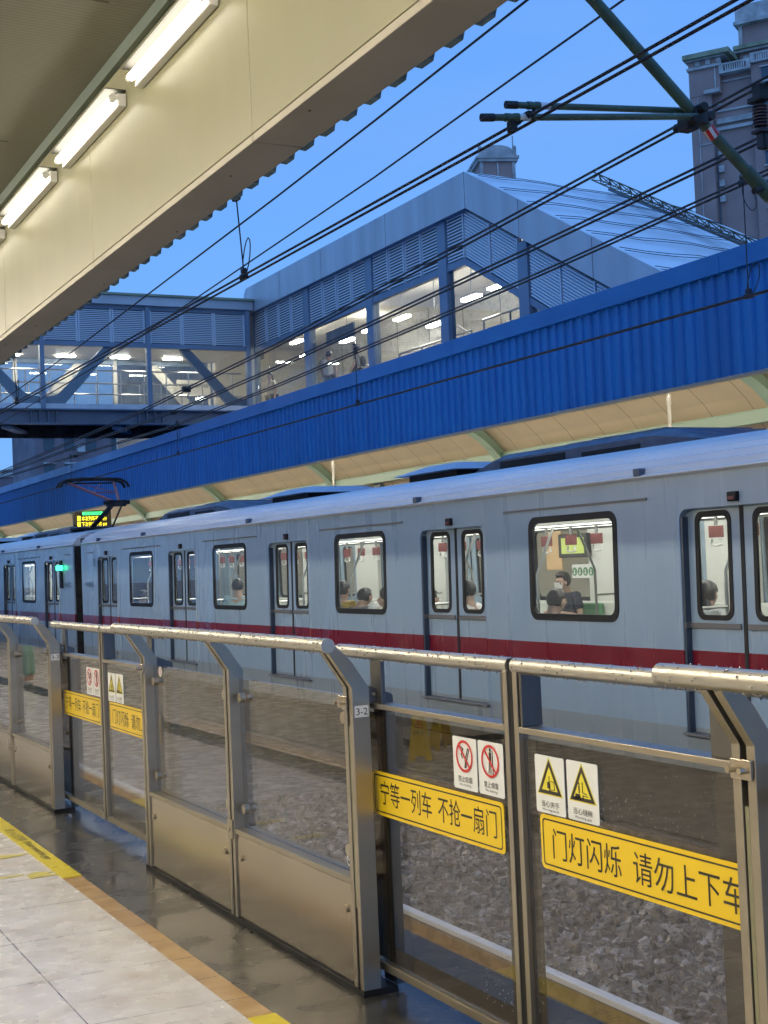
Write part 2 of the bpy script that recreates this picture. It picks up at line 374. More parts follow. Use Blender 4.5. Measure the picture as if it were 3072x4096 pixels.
def rrect(y0, y1, z0, z1, r, n=5):
    pts = []
    for cx, cz, a0 in ((y1 - r, z1 - r, 0), (y0 + r, z1 - r, 90), (y0 + r, z0 + r, 180), (y1 - r, z0 + r, 270)):
        for i in range(n + 1):
            a = R(a0 + 90 * i / n); pts.append((cx + r * math.cos(a), cz + r * math.sin(a)))
    return pts

def build(name, mb, material, parent=None, smooth=False, bevel=0, fix=True):
    me = bpy.data.meshes.new(name)
    me.from_pydata([tuple(v) for v in mb.v], [], mb.f)
    if fix:
        bm = bmesh.new(); bm.from_mesh(me); bmesh.ops.recalc_face_normals(bm, faces=bm.faces); bm.to_mesh(me); bm.free()
    for mm in (material if isinstance(material, list) else [material]): me.materials.append(mm)
    if smooth: me.shade_smooth(); me.set_sharp_from_angle(angle=R(40))
    o = bpy.data.objects.new(name, me); COL.objects.link(o)
    if parent: o.parent = parent
    if bevel:
        b = o.modifiers.new('bevel', 'BEVEL'); b.width = bevel; b.segments = 2; b.limit_method = 'ANGLE'; b.harden_normals = False
    return o
def thing(name, label, cat, loc=(0, 0, 0), group=None):
    o = bpy.data.objects.new(name, None); o.empty_display_size = 0.1; COL.objects.link(o); o.location = loc
    return tag(o, label, cat, group)
def tag(o, label, cat, group=None):
    o['label'] = label; o['category'] = cat
    if group: o['group'] = group
    return o
def struct(name, mb, material, **k):
    o = build(name, mb, material, **k); o['kind'] = 'structure'; return o
def stuff(name, mb, material, parent=None, **k):
    o = build(name, mb, material, parent, **k); o['kind'] = 'stuff'; return o
def copy_tree(o, parent=None):
    c = o.copy(); COL.objects.link(c); c.parent = parent
    for ch in o.children: copy_tree(ch, c)
    return c

def text_mb(s, w, h, o, ax, ay, depth=0.0):
    """lettering as flat geometry fitted to w x h at origin o with axes ax (reading direction) and ay (up)"""
    cu = bpy.data.curves.new('lettering', 'FONT'); cu.body = s; cu.size = 1; cu.resolution_u = 3
    ob = bpy.data.objects.new('lettering', cu)
    me = bpy.data.meshes.new_from_object(ob)
    mb = MB(); vs = [v.co.copy() for v in me.vertices]
    if vs:
        x0 = min(v.x for v in vs); x1 = max(v.x for v in vs); y0 = min(v.y for v in vs); y1 = max(v.y for v in vs)
        o = Vector(o); ax = Vector(ax); ay = Vector(ay)
        mb.add([o + ax * ((v.x - x0) / (x1 - x0) * w) + ay * ((v.y - y0) / (y1 - y0) * h) for v in vs], [tuple(p.vertices) for p in me.polygons])
    bpy.data.objects.remove(ob); bpy.data.curves.remove(cu); bpy.data.meshes.remove(me)
    return mb

# ------------------------------------------------------------------ platform, track
mb = MB(); mb.box(-9, 1.648, -8, 70, -0.4, 0); struct('platform_floor', mb, M['tile'])
mb = MB(); mb.box(1.742, 2.6, -8, 70, -0.4, 0); struct('platform_edge_paving', mb, M['granite'])
mb = MB(); mb.box(1.648, 1.742, -8, 70, -0.4, 0.0); struct('platform_stripe', mb, M['orange'])
mb = MB(); mb.box(2.25, 2.585, -8, 70, -2.2, -0.41); mb.box(10.6, 10.9, -20, 120, -2.2, -0.41); struct('platform_wall', mb, M['concrete'])
mb = MB(); mb.box(10.45, 15.9, -20, 120, -0.4, 0.0); struct('far_platform_floor', mb, M['tile'])
mb = MB(); mb.box(-400, 900, -300, 1200, -8.5, -8); struct('ground', mb, M['concrete'])
mb = MB(); mb.box(2.58, 10.6, -20, 120, -2.6, -1.45); struct('trackbed', mb, M['concrete'])
# ballast: individual looking stones over a lumpy bed, one mass nobody could count
mb = MB()
rng = random.Random(3)
def stone(mb, c, s):
    a = [rng.uniform(0.6, 1.15) for _ in range(8)]; q = rng.uniform(0, 6.28); cq, sq = math.cos(q), math.sin(q); tx = rng.uniform(-.5, .5)
    vs = []
    for i, (x, y, z) in enumerate([(-1, -1, -1), (1, -1, -1), (1, 1, -1), (-1, 1, -1), (-.7, -.8, .7), (.8, -.6, .8), (.7, .8, .6), (-.8, .6, .8)]):
        x *= s * a[i]; y *= s * a[i] * 0.75; z *= s * a[i] * 0.6; z += x * tx
        vs.append((c[0] + x * cq - y * sq, c[1] + x * sq + y * cq, c[2] + z))
    mb.add(vs, [(0, 3, 2, 1), (4, 5, 6, 7), (0, 1, 5, 4), (1, 2, 6, 5), (2, 3, 7, 6), (3, 0, 4, 7)])
y = 1.5
while y < 16:
    x = 4.86
    while x < 8.3:
        st = 0.062 if y < 8 else 0.09
        stone(mb, (x + rng.uniform(-.03, .03), y + rng.uniform(-.03, .03), -1.31 + rng.uniform(-.025, .03)), rng.uniform(.024, .056) * (1 if y < 8 else 1.25))
        x += st
    y += 0.062 if y < 8 else 0.09
stuff('ballast_stones', mb, M['ballast'], fix=False)
mb = MB(); mb.box(2.6, 10.55, -20, 120, -1.449, -1.33); stuff('ballast_bed', mb, M['ballast'])
for X, txt in ((3.33, 'near track, under the platform edge'), (4.805, 'near track, showing just past the platform edge'), (8.03, 'far track, under the train doors'), (9.5, 'far track, under the far side of the train')):
    t = thing('track_rail', 'steel rail of the ' + txt, 'rail', (X, 0, 0), 'rails of the two tracks')
    mb = MB(); mb.box(-.036, .036, -20, 110, -1.14, -1.1); build('rail_head', mb, M['railhead'], t, bevel=.006)
    mb = MB(); mb.box(-.012, .012, -20, 110, -1.25, -1.14); mb.box(-.07, .07, -20, 110, -1.28, -1.25); build('rail_web', mb, M['rusty'], t)

# yellow tapes on the stripe at the door positions
for i, (y0, y1, lab) in enumerate(((7.01, 9.1, 'yellow tape with black lettering on the platform stripe at the farther gate'), (2.45, 4.455, 'yellow tape on the platform stripe by the gate with large yellow signs'))):
    mb = MB(); mb.box(1.646, 1.744, y0, y1, 0.001, 0.004); o = tag(build('floor_tape', mb, M['tape']), lab, 'floor tape', 'yellow tapes along the platform stripe')
    yy = 8.55 if i == 0 else 3.9
    build('lettering', text_mb('请小心空隙', 0.42, 0.058, (1.668, yy, 0.0055), (0, -1, 0), (1, 0, 0)), M['ink'], o, fix=False)
    build('lettering', text_mb('Please mind the gap', 0.56, 0.058, (1.666, yy - 0.48, 0.0055), (0, -1, 0), (1, 0, 0)), M['ink'], o, fix=False)
# worn boarding arrows
M['worn'] = mat('worn_yellow', (0.66, 0.56, 0.12), 0.35, noise=(14, 0.25))
for i, (dy, lab) in enumerate(((0, 'worn yellow boarding arrow on the beige tiles at the farther gate'), (-4.512, 'worn yellow boarding arrow on the beige tiles at the nearer gate'))):
    mb = MB(); mb.prism([(1.10, 7.17 + dy), (1.50, 7.205 + dy), (1.50, 7.235 + dy), (1.10, 7.225 + dy)], 'z', 0.001, 0.003)
    mb.prism([(1.51, 7.10 + dy), (1.648, 7.115 + dy), (1.60, 7.17 + dy), (1.645, 7.20 + dy), (1.56, 7.24 + dy), (1.51, 7.2 + dy)], 'z', 0.001, 0.003)
    mb.prism([(1.47, 7.72 + dy), (1.50, 7.79 + dy), (1.64, 7.745 + dy), (1.60, 7.72 + dy), (1.52, 7.70 + dy)], 'z', 0.001, 0.003)
    mb.prism([(1.10, 7.74 + dy), (1.47, 7.735 + dy), (1.47, 7.775 + dy), (1.10, 7.78 + dy)], 'z', 0.001, 0.003)
    o = build('floor_marking', mb, M['worn']); o['kind'] = 'structure'

# ------------------------------------------------------------------ fixed gate screens
def ring_pts(r0, r1, n=28):
    return r0, r1, n
def flat_ring(mb, X, yc, zc, ry, rz, t, n=32):
    o = len(mb.v); vs = []; 
    for i in range(n):
        a = 2 * math.pi * i / n; ca, sa = math.cos(a), math.sin(a)
        vs += [(X, yc + ca * ry, zc + sa * rz), (X, yc + ca * (ry - t), zc + sa * (rz - t))]
    mb.add(vs, [(2 * i, 2 * ((i + 1) % n), 2 * ((i + 1) % n) + 1, 2 * i + 1) for i in range(n)])
def flat_poly(mb, X, pts): mb.add([(X, y, z) for y, z in pts], [tuple(range(len(pts)))])
def flat_disc(mb, X, yc, zc, ry, rz, n=24): flat_poly(mb, X, [(yc + ry * math.cos(2 * math.pi * i / n), zc + rz * math.sin(2 * math.pi * i / n)) for i in range(n)])

M['water'] = mat('water_drop', (0.45, 0.43, 0.40), 0.06, 0.85)
def drops(parent, x, z, r, y0, y1, n, seed):
    rg = random.Random(seed); mb = MB()
    for _ in range(n):
        a = rg.choice((rg.gauss(-1.57, .28), rg.uniform(0.2, 3.6))); q = rg.uniform(.0016, .0036)
        mb.ball((x + math.cos(a) * (r + q * .3), rg.uniform(y0, y1), z + math.sin(a) * (r + q * .3)), q, 6, 4)
    stuff('water_drops', mb, M['water'], parent, smooth=True, fix=False)
def fixed_screen(y0, label, number):
    t = thing('fixed_platform_screen', label, 'platform screen', (2.1, y0, 0), 'fixed platform edge screens')
    ox = -2.1
    XZ = lambda pts: [(x + ox, z) for x, z in pts]
    outer = [(2.07, 0), (2.07, 1.065), (1.987, 1.19), (2.005, 1.225), (2.075, 1.155), (2.137, 1.062), (2.137, 0)]
    core = [(2.088, 0), (2.088, 1.06), (2.005, 1.186), (2.008, 1.222), (2.074, 1.153), (2.136, 1.06), (2.136, 0)]
    posts = ((0.0, 0.076), (1.236, 1.310), (2.459, 2.535))
    for i, (a, b) in enumerate(posts):
        w = (b - a) * 0.36
        p = MB(); p.prism(XZ(outer), 'y', a, a + w); p.prism(XZ(outer), 'y', b - w, b)
        o = build('post', p, M['steel'], t, bevel=.002)
        g = MB(); g.prism(XZ(core), 'y', a + w + .0005, b - w - .0005); build('post_groove', g, M['slot'], o)
        if i != 1:
            s = MB(); s.box(2.074 + ox, 2.087 + ox, a + w + .004, b - w - .004, 0.30, 0.93); build('groove_insert', s, M['cream'], o)
        if i == 1:
            s = MB(); s.box(2.062 + ox, 2.069 + ox, a + .006, b - .006, 0.35, 0.43); build('clip_plate', s, M['steel'], o, bevel=.001)
            s = MB(); s.disc((2.056 + ox, (a + b) / 2, 0.39), 'x', .010, .006); build('bolt', s, M['bolt'], o)
    for a, sgn in ((0.0, 1), (2.459, -1)):
        s = MB(); yb = a + 0.038
        s.box(2.060 + ox, 2.069 + ox, yb - .034 + (.03 if sgn > 0 else 0), yb + .034 + (.03 if sgn > 0 else 0), 0.99, 1.035); o = build('hinge_bracket', s, M['steel_panel'], t, bevel=.002)
        s = MB()
        for d in (-.018, .02): s.tube([(2.060 + ox, yb + d + (.03 if sgn > 0 else 0), 1.012), (2.040 + ox, yb + d + (.03 if sgn > 0 else 0), 1.012)], [.008, .008], 8)
        build('bolt', s, M['bolt'], o)
    s = MB(); s.box(2.105 + ox, 2.111 + ox, 0.078, 0.125, 0.955, 1.06); build('hinge_plate', s, M['steel_panel'], t, bevel=.003)
    # handrail
    s = MB(); s.tube([(1.982 + ox, -.01, 1.218), (1.982 + ox, 2.66, 1.218)], .0255, 20); build('handrail', s, M['wet'], t, smooth=True); drops(t, 1.982 + ox, 1.218, .0255, 0, 2.65, 520, int(y0 * 10))
    for a, b in ((0.078, 1.234), (1.312, 2.457)):
        s = MB(); s.box(2.116 + ox, 2.128 + ox, a + .002, b - .002, .397, 1.027); build('glass_pane', s, M['gglass'], t)
        s = MB(); s.box(2.078 + ox, 2.09 + ox, a, b, .026, .372); o = build('kick_panel', s, M['steel_panel'], t, bevel=.002)
        s = MB()
        for q in (a + .055, b - .055): s.disc((2.070 + ox, q, .279), 'x', .014, .008)
        build('screw', s, M['bolt'], o, smooth=True)
        s = MB(); s.box(2.072 + ox, 2.16 + ox, a, b, .374, .395); build('ledge', s, M['steel'], t, bevel=.002)
        for q in (a + .058, b - .058):
            for zz in (.481, .950):
                s = MB(); s.tube([(2.116 + ox, q, zz), (2.092 + ox, q, zz)], .021, 16); s.tube([(2.129 + ox, q, zz), (2.15 + ox, q, zz)], .012, 12); build('glass_fixing', s, M['bolt'], t, smooth=True)
        # maker's little white mark in the corner of the pane
        s = MB(); flat_ring(s, 2.1155 + ox, a + .10, .435, .020, .020, .004); flat_ring(s, 2.1155 + ox, a + .095, .447, .013, .013, .003)
        for k in range(3): s.box(2.1150 + ox, 2.1155 + ox, a + .03 + k * .016, a + .034 + k * .016, .42, .446)
        for k in range(2): s.box(2.1150 + ox, 2.1155 + ox, a + .026, a + .07, .425 + k * .015, .428 + k * .015)
        build('etched_mark', s, M['white_plate'], t, fix=False)
    s = MB(); s.box(2.066 + ox, 2.2 + ox, -.005, 2.54, 0.001, .022); build('base_strip', s, M['black'], t)
    s = MB()
    flat_disc(s, 2.114 + ox, .17, 1.0, .026, .026); o = build('round_sticker', s, M['white_plate'], t, fix=False)
    build('lettering', text_mb('12', .026, .028, (2.1125 + ox, .183, .986), (0, -1, 0), (0, 0, 1)), M['red'], o, fix=False)
    s = MB(); flat_disc(s, 2.114 + ox, 2.34, 1.0, .026, .026); o = build('round_sticker', s, M['white_plate'], t, fix=False)
    build('lettering', text_mb('13', .026, .028, (2.1125 + ox, 2.353, .986), (0, -1, 0), (0, 0, 1)), M['red'], o, fix=False)
    # number plate on the post side that faces along the platform
    s = MB(); s.box(2.078 + ox, 2.131 + ox, -.0022, -.0004, .962, 1.002); o = build('number_plate', s, M['white_plate'], t)
    build('lettering', text_mb(number, .043, .024, (2.083 + ox, -.0035, .970), (1, 0, 0), (0, 0, 1)), M['ink'], o, fix=False)
    # door pocket cover with sloping lid
    s = MB(); s.prism(XZ([(2.139, 1.005), (2.139, 1.068), (2.225, 1.035), (2.232, 1.028), (2.232, 1.005)]), 'y', .004, .034); o = build('pocket_cover', s, M['steel_dark'], t, bevel=.002)
    s = MB(); s.disc((2.155 + ox, -.001, 1.038), 'y', .006, .006, 10); build('bolt', s, M['bolt'], o)
    s = MB(); s.box(2.20 + ox, 2.236 + ox, .004, .10, .0235, 1.004); build('pocket_post', s, M['steel_dark'], t)
    s = MB(); s.prism(XZ([(2.139, 1.005), (2.139, 1.068), (2.225, 1.035), (2.232, 1.028), (2.232, 1.005)]), 'y', 2.50, 2.531); build('pocket_cover', s, M['steel_dark'], t, bevel=.002)
    s = MB(); s.box(2.20 + ox, 2.236 + ox, 2.43, 2.531, .0235, 1.004); build('pocket_post', s, M['steel_dark'], t)
    return t
PITCH = 4.512
fixed_screen(4.441, 'fixed steel and glass screen whose end post carries the 3-2 plate', '3-2')
fixed_screen(4.441 + PITCH, 'fixed steel and glass screen whose end post carries the 3-3 plate', '3-3')
fixed_screen(4.441 - PITCH, 'nearest fixed steel screen, its handrail overlapping the sliding gate rail beside the boarding sign', '3-1')

# ------------------------------------------------------------------ sliding gate leaves
def sticker(leaf, y, z, lines, art):
    """white plate whose left edge (in reading direction) is at y; 0.147 wide, 0.162 high"""
    s = MB(); s.prism(rrect(y - .147, y, z, z + .162, .006, 3), 'x', .0, .0018)
    p = build('warning_sticker', s, M['white_plate'], leaf); p.location.x = -.006
    X = -.0012; cy = y - .0735
    if art in ('smoke', 'lean'):
        cz = z + .104; rd = MB(); flat_ring(rd, X - .001, cy, cz, .052, .050, .0085)
        rd.add([(X - .0016, cy + .036, cz + .031), (X - .0016, cy + .030, cz + .037), (X - .0016, cy - .036, cz - .031), (X - .0016, cy - .030, cz - .037)], [(0, 1, 2, 3)])
        bk = MB()
        if art == 'smoke':
            bk.add([(X, cy + .002, cz - .038), (X, cy - .012, cz - .034), (X, cy - .012, cz - .012), (X, cy - .002, cz - .014)], [(0, 1, 2, 3)])
            for a, b in (((cy - .002, cz - .014), (cy - .022, cz + .026)), ((cy - .012, cz - .012), (cy - .030, cz + .022)), ((cy - .022, cz + .026), (cy - .030, cz + .022)), ((cy + .022, cz + .028), (cy + .006, cz + .022)), ((cy + .006, cz + .022), (cy + .02, cz + .006)), ((cy + .02, cz + .006), (cy + .012, cz - .008))):
                bk.tube([(X, *a), (X, *b)], .0014, 4)
        else:
            flat_disc(bk, X, cy, cz + .034, .0055, .006)
            flat_poly(bk, X, [(cy + .007, cz + .027), (cy - .006, cz + .027), (cy - .006, cz - .002), (cy + .007, cz - .002)])
            flat_poly(bk, X, [(cy + .008, cz - .002), (cy + .002, cz - .002), (cy + .008, cz - .038), (cy + .013, cz - .038)])
            flat_poly(bk, X, [(cy + .001, cz - .002), (cy - .005, cz - .002), (cy - .004, cz - .039), (cy + .001, cz - .039)])
            bk.tube([(X, cy - .013, cz + .034), (X, cy - .014, cz - .04)], .0013, 4)
        build('pictogram', bk, M['ink'], p, fix=False); build('prohibition_ring', rd, M['red'], p, fix=False)
    else:
        cz = z + .058; T = lambda k: [(cy + .058 * k, cz + .030 - .032 * k), (cy, cz + .03 + .064 * k), (cy - .058 * k, cz + .030 - .032 * k)]
        yl = MB(); flat_poly(yl, X + .0004, [(a, b) for a, b in T(1.12)]); build('yellow_triangle', yl, M['tri'], p, fix=False)
        bk = MB(); A, B = T(1.02), T(.70)
        for i in range(3):
            j = (i + 1) % 3; bk.add([(X, *A[i]), (X, *A[j]), (X, *B[j]), (X, *B[i])], [(0, 1, 2, 3)])
        if art == 'pinch':
            flat_poly(bk, X, [(cy + .012, cz + .030), (cy + .002, cz + .034), (cy - .004, cz + .028), (cy - .004, cz + .012), (cy + .012, cz + .014)])
            for a, b in (((cy - .004, cz + .034), (cy - .022, cz + .034)), ((cy - .022, cz + .034), (cy - .026, cz + .012)), ((cy - .026, cz + .012), (cy - .002, cz + .010)), ((cy + .001, cz + .048), (cy, cz + .004))): bk.tube([(X, *a), (X, *b)], .0012, 4)
        else:
            flat_poly(bk, X, [(cy + .032, cz + .016), (cy + .010, cz + .016), (cy + .006, cz + .002), (cy + .036, cz + .002)])
            flat_disc(bk, X, cy + .014, cz + .044, .0035, .004); flat_poly(bk, X, [(cy + .018, cz + .039), (cy + .011, cz + .039), (cy + .011, cz + .018), (cy + .017, cz + .018)])
            for a, b in (((cy - .002, cz + .05), (cy - .002, cz + .022)), ((cy - .002, cz + .022), (cy - .022, cz + .018)), ((cy - .002, cz + .014), (cy - .026, cz + .012)), ((cy - .004, cz + .014), (cy - .004, cz + .002))): bk.tube([(X, *a), (X, *b)], .0014, 4)
        build('pictogram', bk, M['ink'], p, fix=False)
    zz = z + .042 if art in ('smoke', 'lean') else z + .036
    for k, (txt, w, h) in enumerate(lines):
        zz -= h; lt = text_mb(txt, w, h, (X - .0004, cy + w / 2, zz), (0, -1, 0), (0, 0, 1)); build('lettering', lt, M['ink'], p, fix=False); zz -= .004

def leaf(y0, sgn, label, cat='sliding gate'):
    """sgn=+1: leaf runs away from the camera from its meeting edge at y0; -1: towards it. Local x=0 is the glass plane."""
    t = thing('sliding_platform_gate', label, cat, (2.17, y0, 0), 'sliding platform gate leaves')
    Y = lambda a, b: (min(a * sgn, b * sgn), max(a * sgn, b * sgn))
    s = MB(); a, b = Y(-.004, 1.20); s.tube([(0, a, 1.18), (0, b, 1.18)], .0235, 18); build('top_rail', s, M['wet'], t, smooth=True)
    s = MB(); a, b = Y(.024, 1.2); s.box(-.018, .045, a, b, .988, 1.006); build('middle_rail', s, M['steel'], t, bevel=.002)
    s = MB(); a, b = Y(0, .023); s.box(-.018, .016, a, b, .076, 1.165); build('meeting_stile', s, M['steel'], t, bevel=.002)
    s = MB(); a, b = Y(-.016, -.0005); s.box(-.014, .03, a, b, .078, 1.20); build('rubber_edge', s, M['black'], t)
    a, b = Y(.0, 1.19); drops(t, 0, 1.18, .0235, a, b, 260, int(y0 * 10))
    for q in (.03, .86): 
        s = MB(); a, b = Y(q, q + .012) if q < .5 else Y(q, q + .085)
        if q > .5: s.box(-.004, .012, a, b, 1.0065, 1.16)
        else: s.box(-.014, .055, a, b, 1.0065, 1.16)
        build('rail_support', s, M['steel_dark'], t, bevel=.002)
    s = MB(); a, b = Y(.024, 1.2); s.box(-.016, .018, a, b, .076, .104); build('bottom_rail', s, M['steel'], t, bevel=.002)
    s = MB(); a, b = Y(.0245, 1.19); s.box(-.003, .003, a, b, .105, .987); build('glass_pane', s, M['gglass'], t)
    s = MB(); a, b = Y(.026, .075); s.box(.0045, .0055, a, b, .11, .97); a, b = Y(.86, 1.18); s.box(.0045, .0055, a, b, .11, .97); build('glass_border', s, M['frit'], t)
    s = MB(); a, b = Y(.076, .859); s.box(.0045, .0055, a, b, .107, .165); build('glass_border', s, M['frit'], t)
    # yellow notice
    yl = .953 if sgn > 0 else -.10
    w = .886 if sgn > 0 else .97
    s = MB(); s.prism(rrect(yl - w, yl, .615, .768, .016, 4), 'x', 0, .0016); p = build('notice', s, M['yellow_sign'], t); p.location.x = -.006
    s = MB()
    O, I = rrect(yl - w + .012, yl - .012, .626, .757, .012, 4), rrect(yl - w + .0165, yl - .0165, .6305, .7525, .010, 4)
    s.add([(-.001, *q) for q in O] + [(-.001, *q) for q in I], [(i, (i + 1) % len(O), len(O) + (i + 1) % len(O), len(O) + i) for i in range(len(O))]); build('border_line', s, M['ink'], p, fix=False)
    A, B = ('宁等一列车', '不抢一扇门') if sgn > 0 else ('门灯闪烁', '请勿上下车')
    if sgn > 0: parts = ((A, .373, .061), (B, .365, .478))
    else: parts = ((A, .32, .062), (B, .425, .434))
    for txt, wd, off in parts:
        build('lettering', text_mb(txt, wd, .084, (-.0012, yl - off, .655 if sgn > 0 else .650), (0, -1, 0), (0, 0, 1)), M['ink'], p, fix=False)
    if sgn > 0:
        sticker(t, .3615, .780, (('禁止吸烟', .085, .019), ('No smoking', .07, .010)), 'smoke')
        sticker(t, .2045, .781, (('禁止倚靠', .085, .019), ('No leaning', .07, .010)), 'lean')
    else:
        sticker(t, -.085, .772, (('当心夹手', .09, .018), ('Warning hands', .085, .008), ('pinching', .05, .008)), 'pinch')
        sticker(t, -.245, .773, (('当心缝隙', .09, .018), ('Warning gap', .08, .009)), 'gap')
    return t
leaf(3.543, 1, 'glass sliding gate with no smoking and no leaning stickers, right of the 3-2 post')
leaf(3.511, -1, 'glass sliding gate with two triangle warning stickers, next to the nearest screen')
leaf(3.543 + PITCH, 1, 'glass sliding gate with red ring stickers, right of the 3-3 post')
leaf(3.511 + PITCH, -1, 'glass sliding gate with triangle stickers, left of the screen ending in 3-2')
fixed_screen(4.441 + 2 * PITCH, 'fixed steel and glass screen past the left edge, its end post carrying a 3-4 plate', '3-4')
leaf(3.543 + 2 * PITCH, 1, 'sliding gate with red ring stickers past the left edge, beyond the 3-3 screen')
leaf(3.511 + 2 * PITCH, -1, 'sliding gate with triangle stickers past the left edge, beyond the 3-3 screen')

# ------------------------------------------------------------------ train
XW = 7.28
def lean(z): return 0.020 * max(0, z - 0.5) + 0.10 * max(0, -z)
DOORS = [0.0, 4.52, 9.04, 13.56, 18.08]          # door centres from the near end door
def car_side(sgn):
    """side wall with door and window openings; sgn=+1 is the side seen from the near platform"""
    def mk(p, k):
        x = XW + lean(p[1]) + 0.055 * k
        if sgn < 0: x = 2 * 8.78 - x
        return (x, p[0], p[1])
    mb = MB()
    # one panel per bay so that every opening sits in its own plate
    edges = [-1.94] + [d + o for d in DOORS for o in (-.72, .72)] + [20.02]
    for i in range(len(edges) - 1):
        a, b = edges[i], edges[i + 1]
        if i % 2 == 1:
            c = (a + b) / 2
            top = [(c - .685 + .09 * (1 - math.cos(t)), 1.822 - .09 + .09 * math.sin(t)) for t in [R(q) for q in (0, 22, 45, 68, 90)]]
            top2 = [(2 * c - p[0], p[1]) for p in reversed(top)]
            loop = [(a, -.28), (a, 2.118), (b, 2.118), (b, -.28)]
            mb.poly_holes(loop, [[(c - .685, -.01)] + top + top2 + [(c + .685, -.01)]], mk, 1)
        elif 0 < i < len(edges) - 1 and b - a > 2:
            c = (a + b) / 2
            mb.poly_holes([(a, -.28), (a, 2.118), (b, 2.118), (b, -.28)], [rrect(c - .70, c + .70, .896, 1.848, .10)], mk, 1)
        else:
            mb.poly_holes([(a, -.28), (a, 2.118), (b, 2.118), (b, -.28)], [], mk, 1)
    return mb

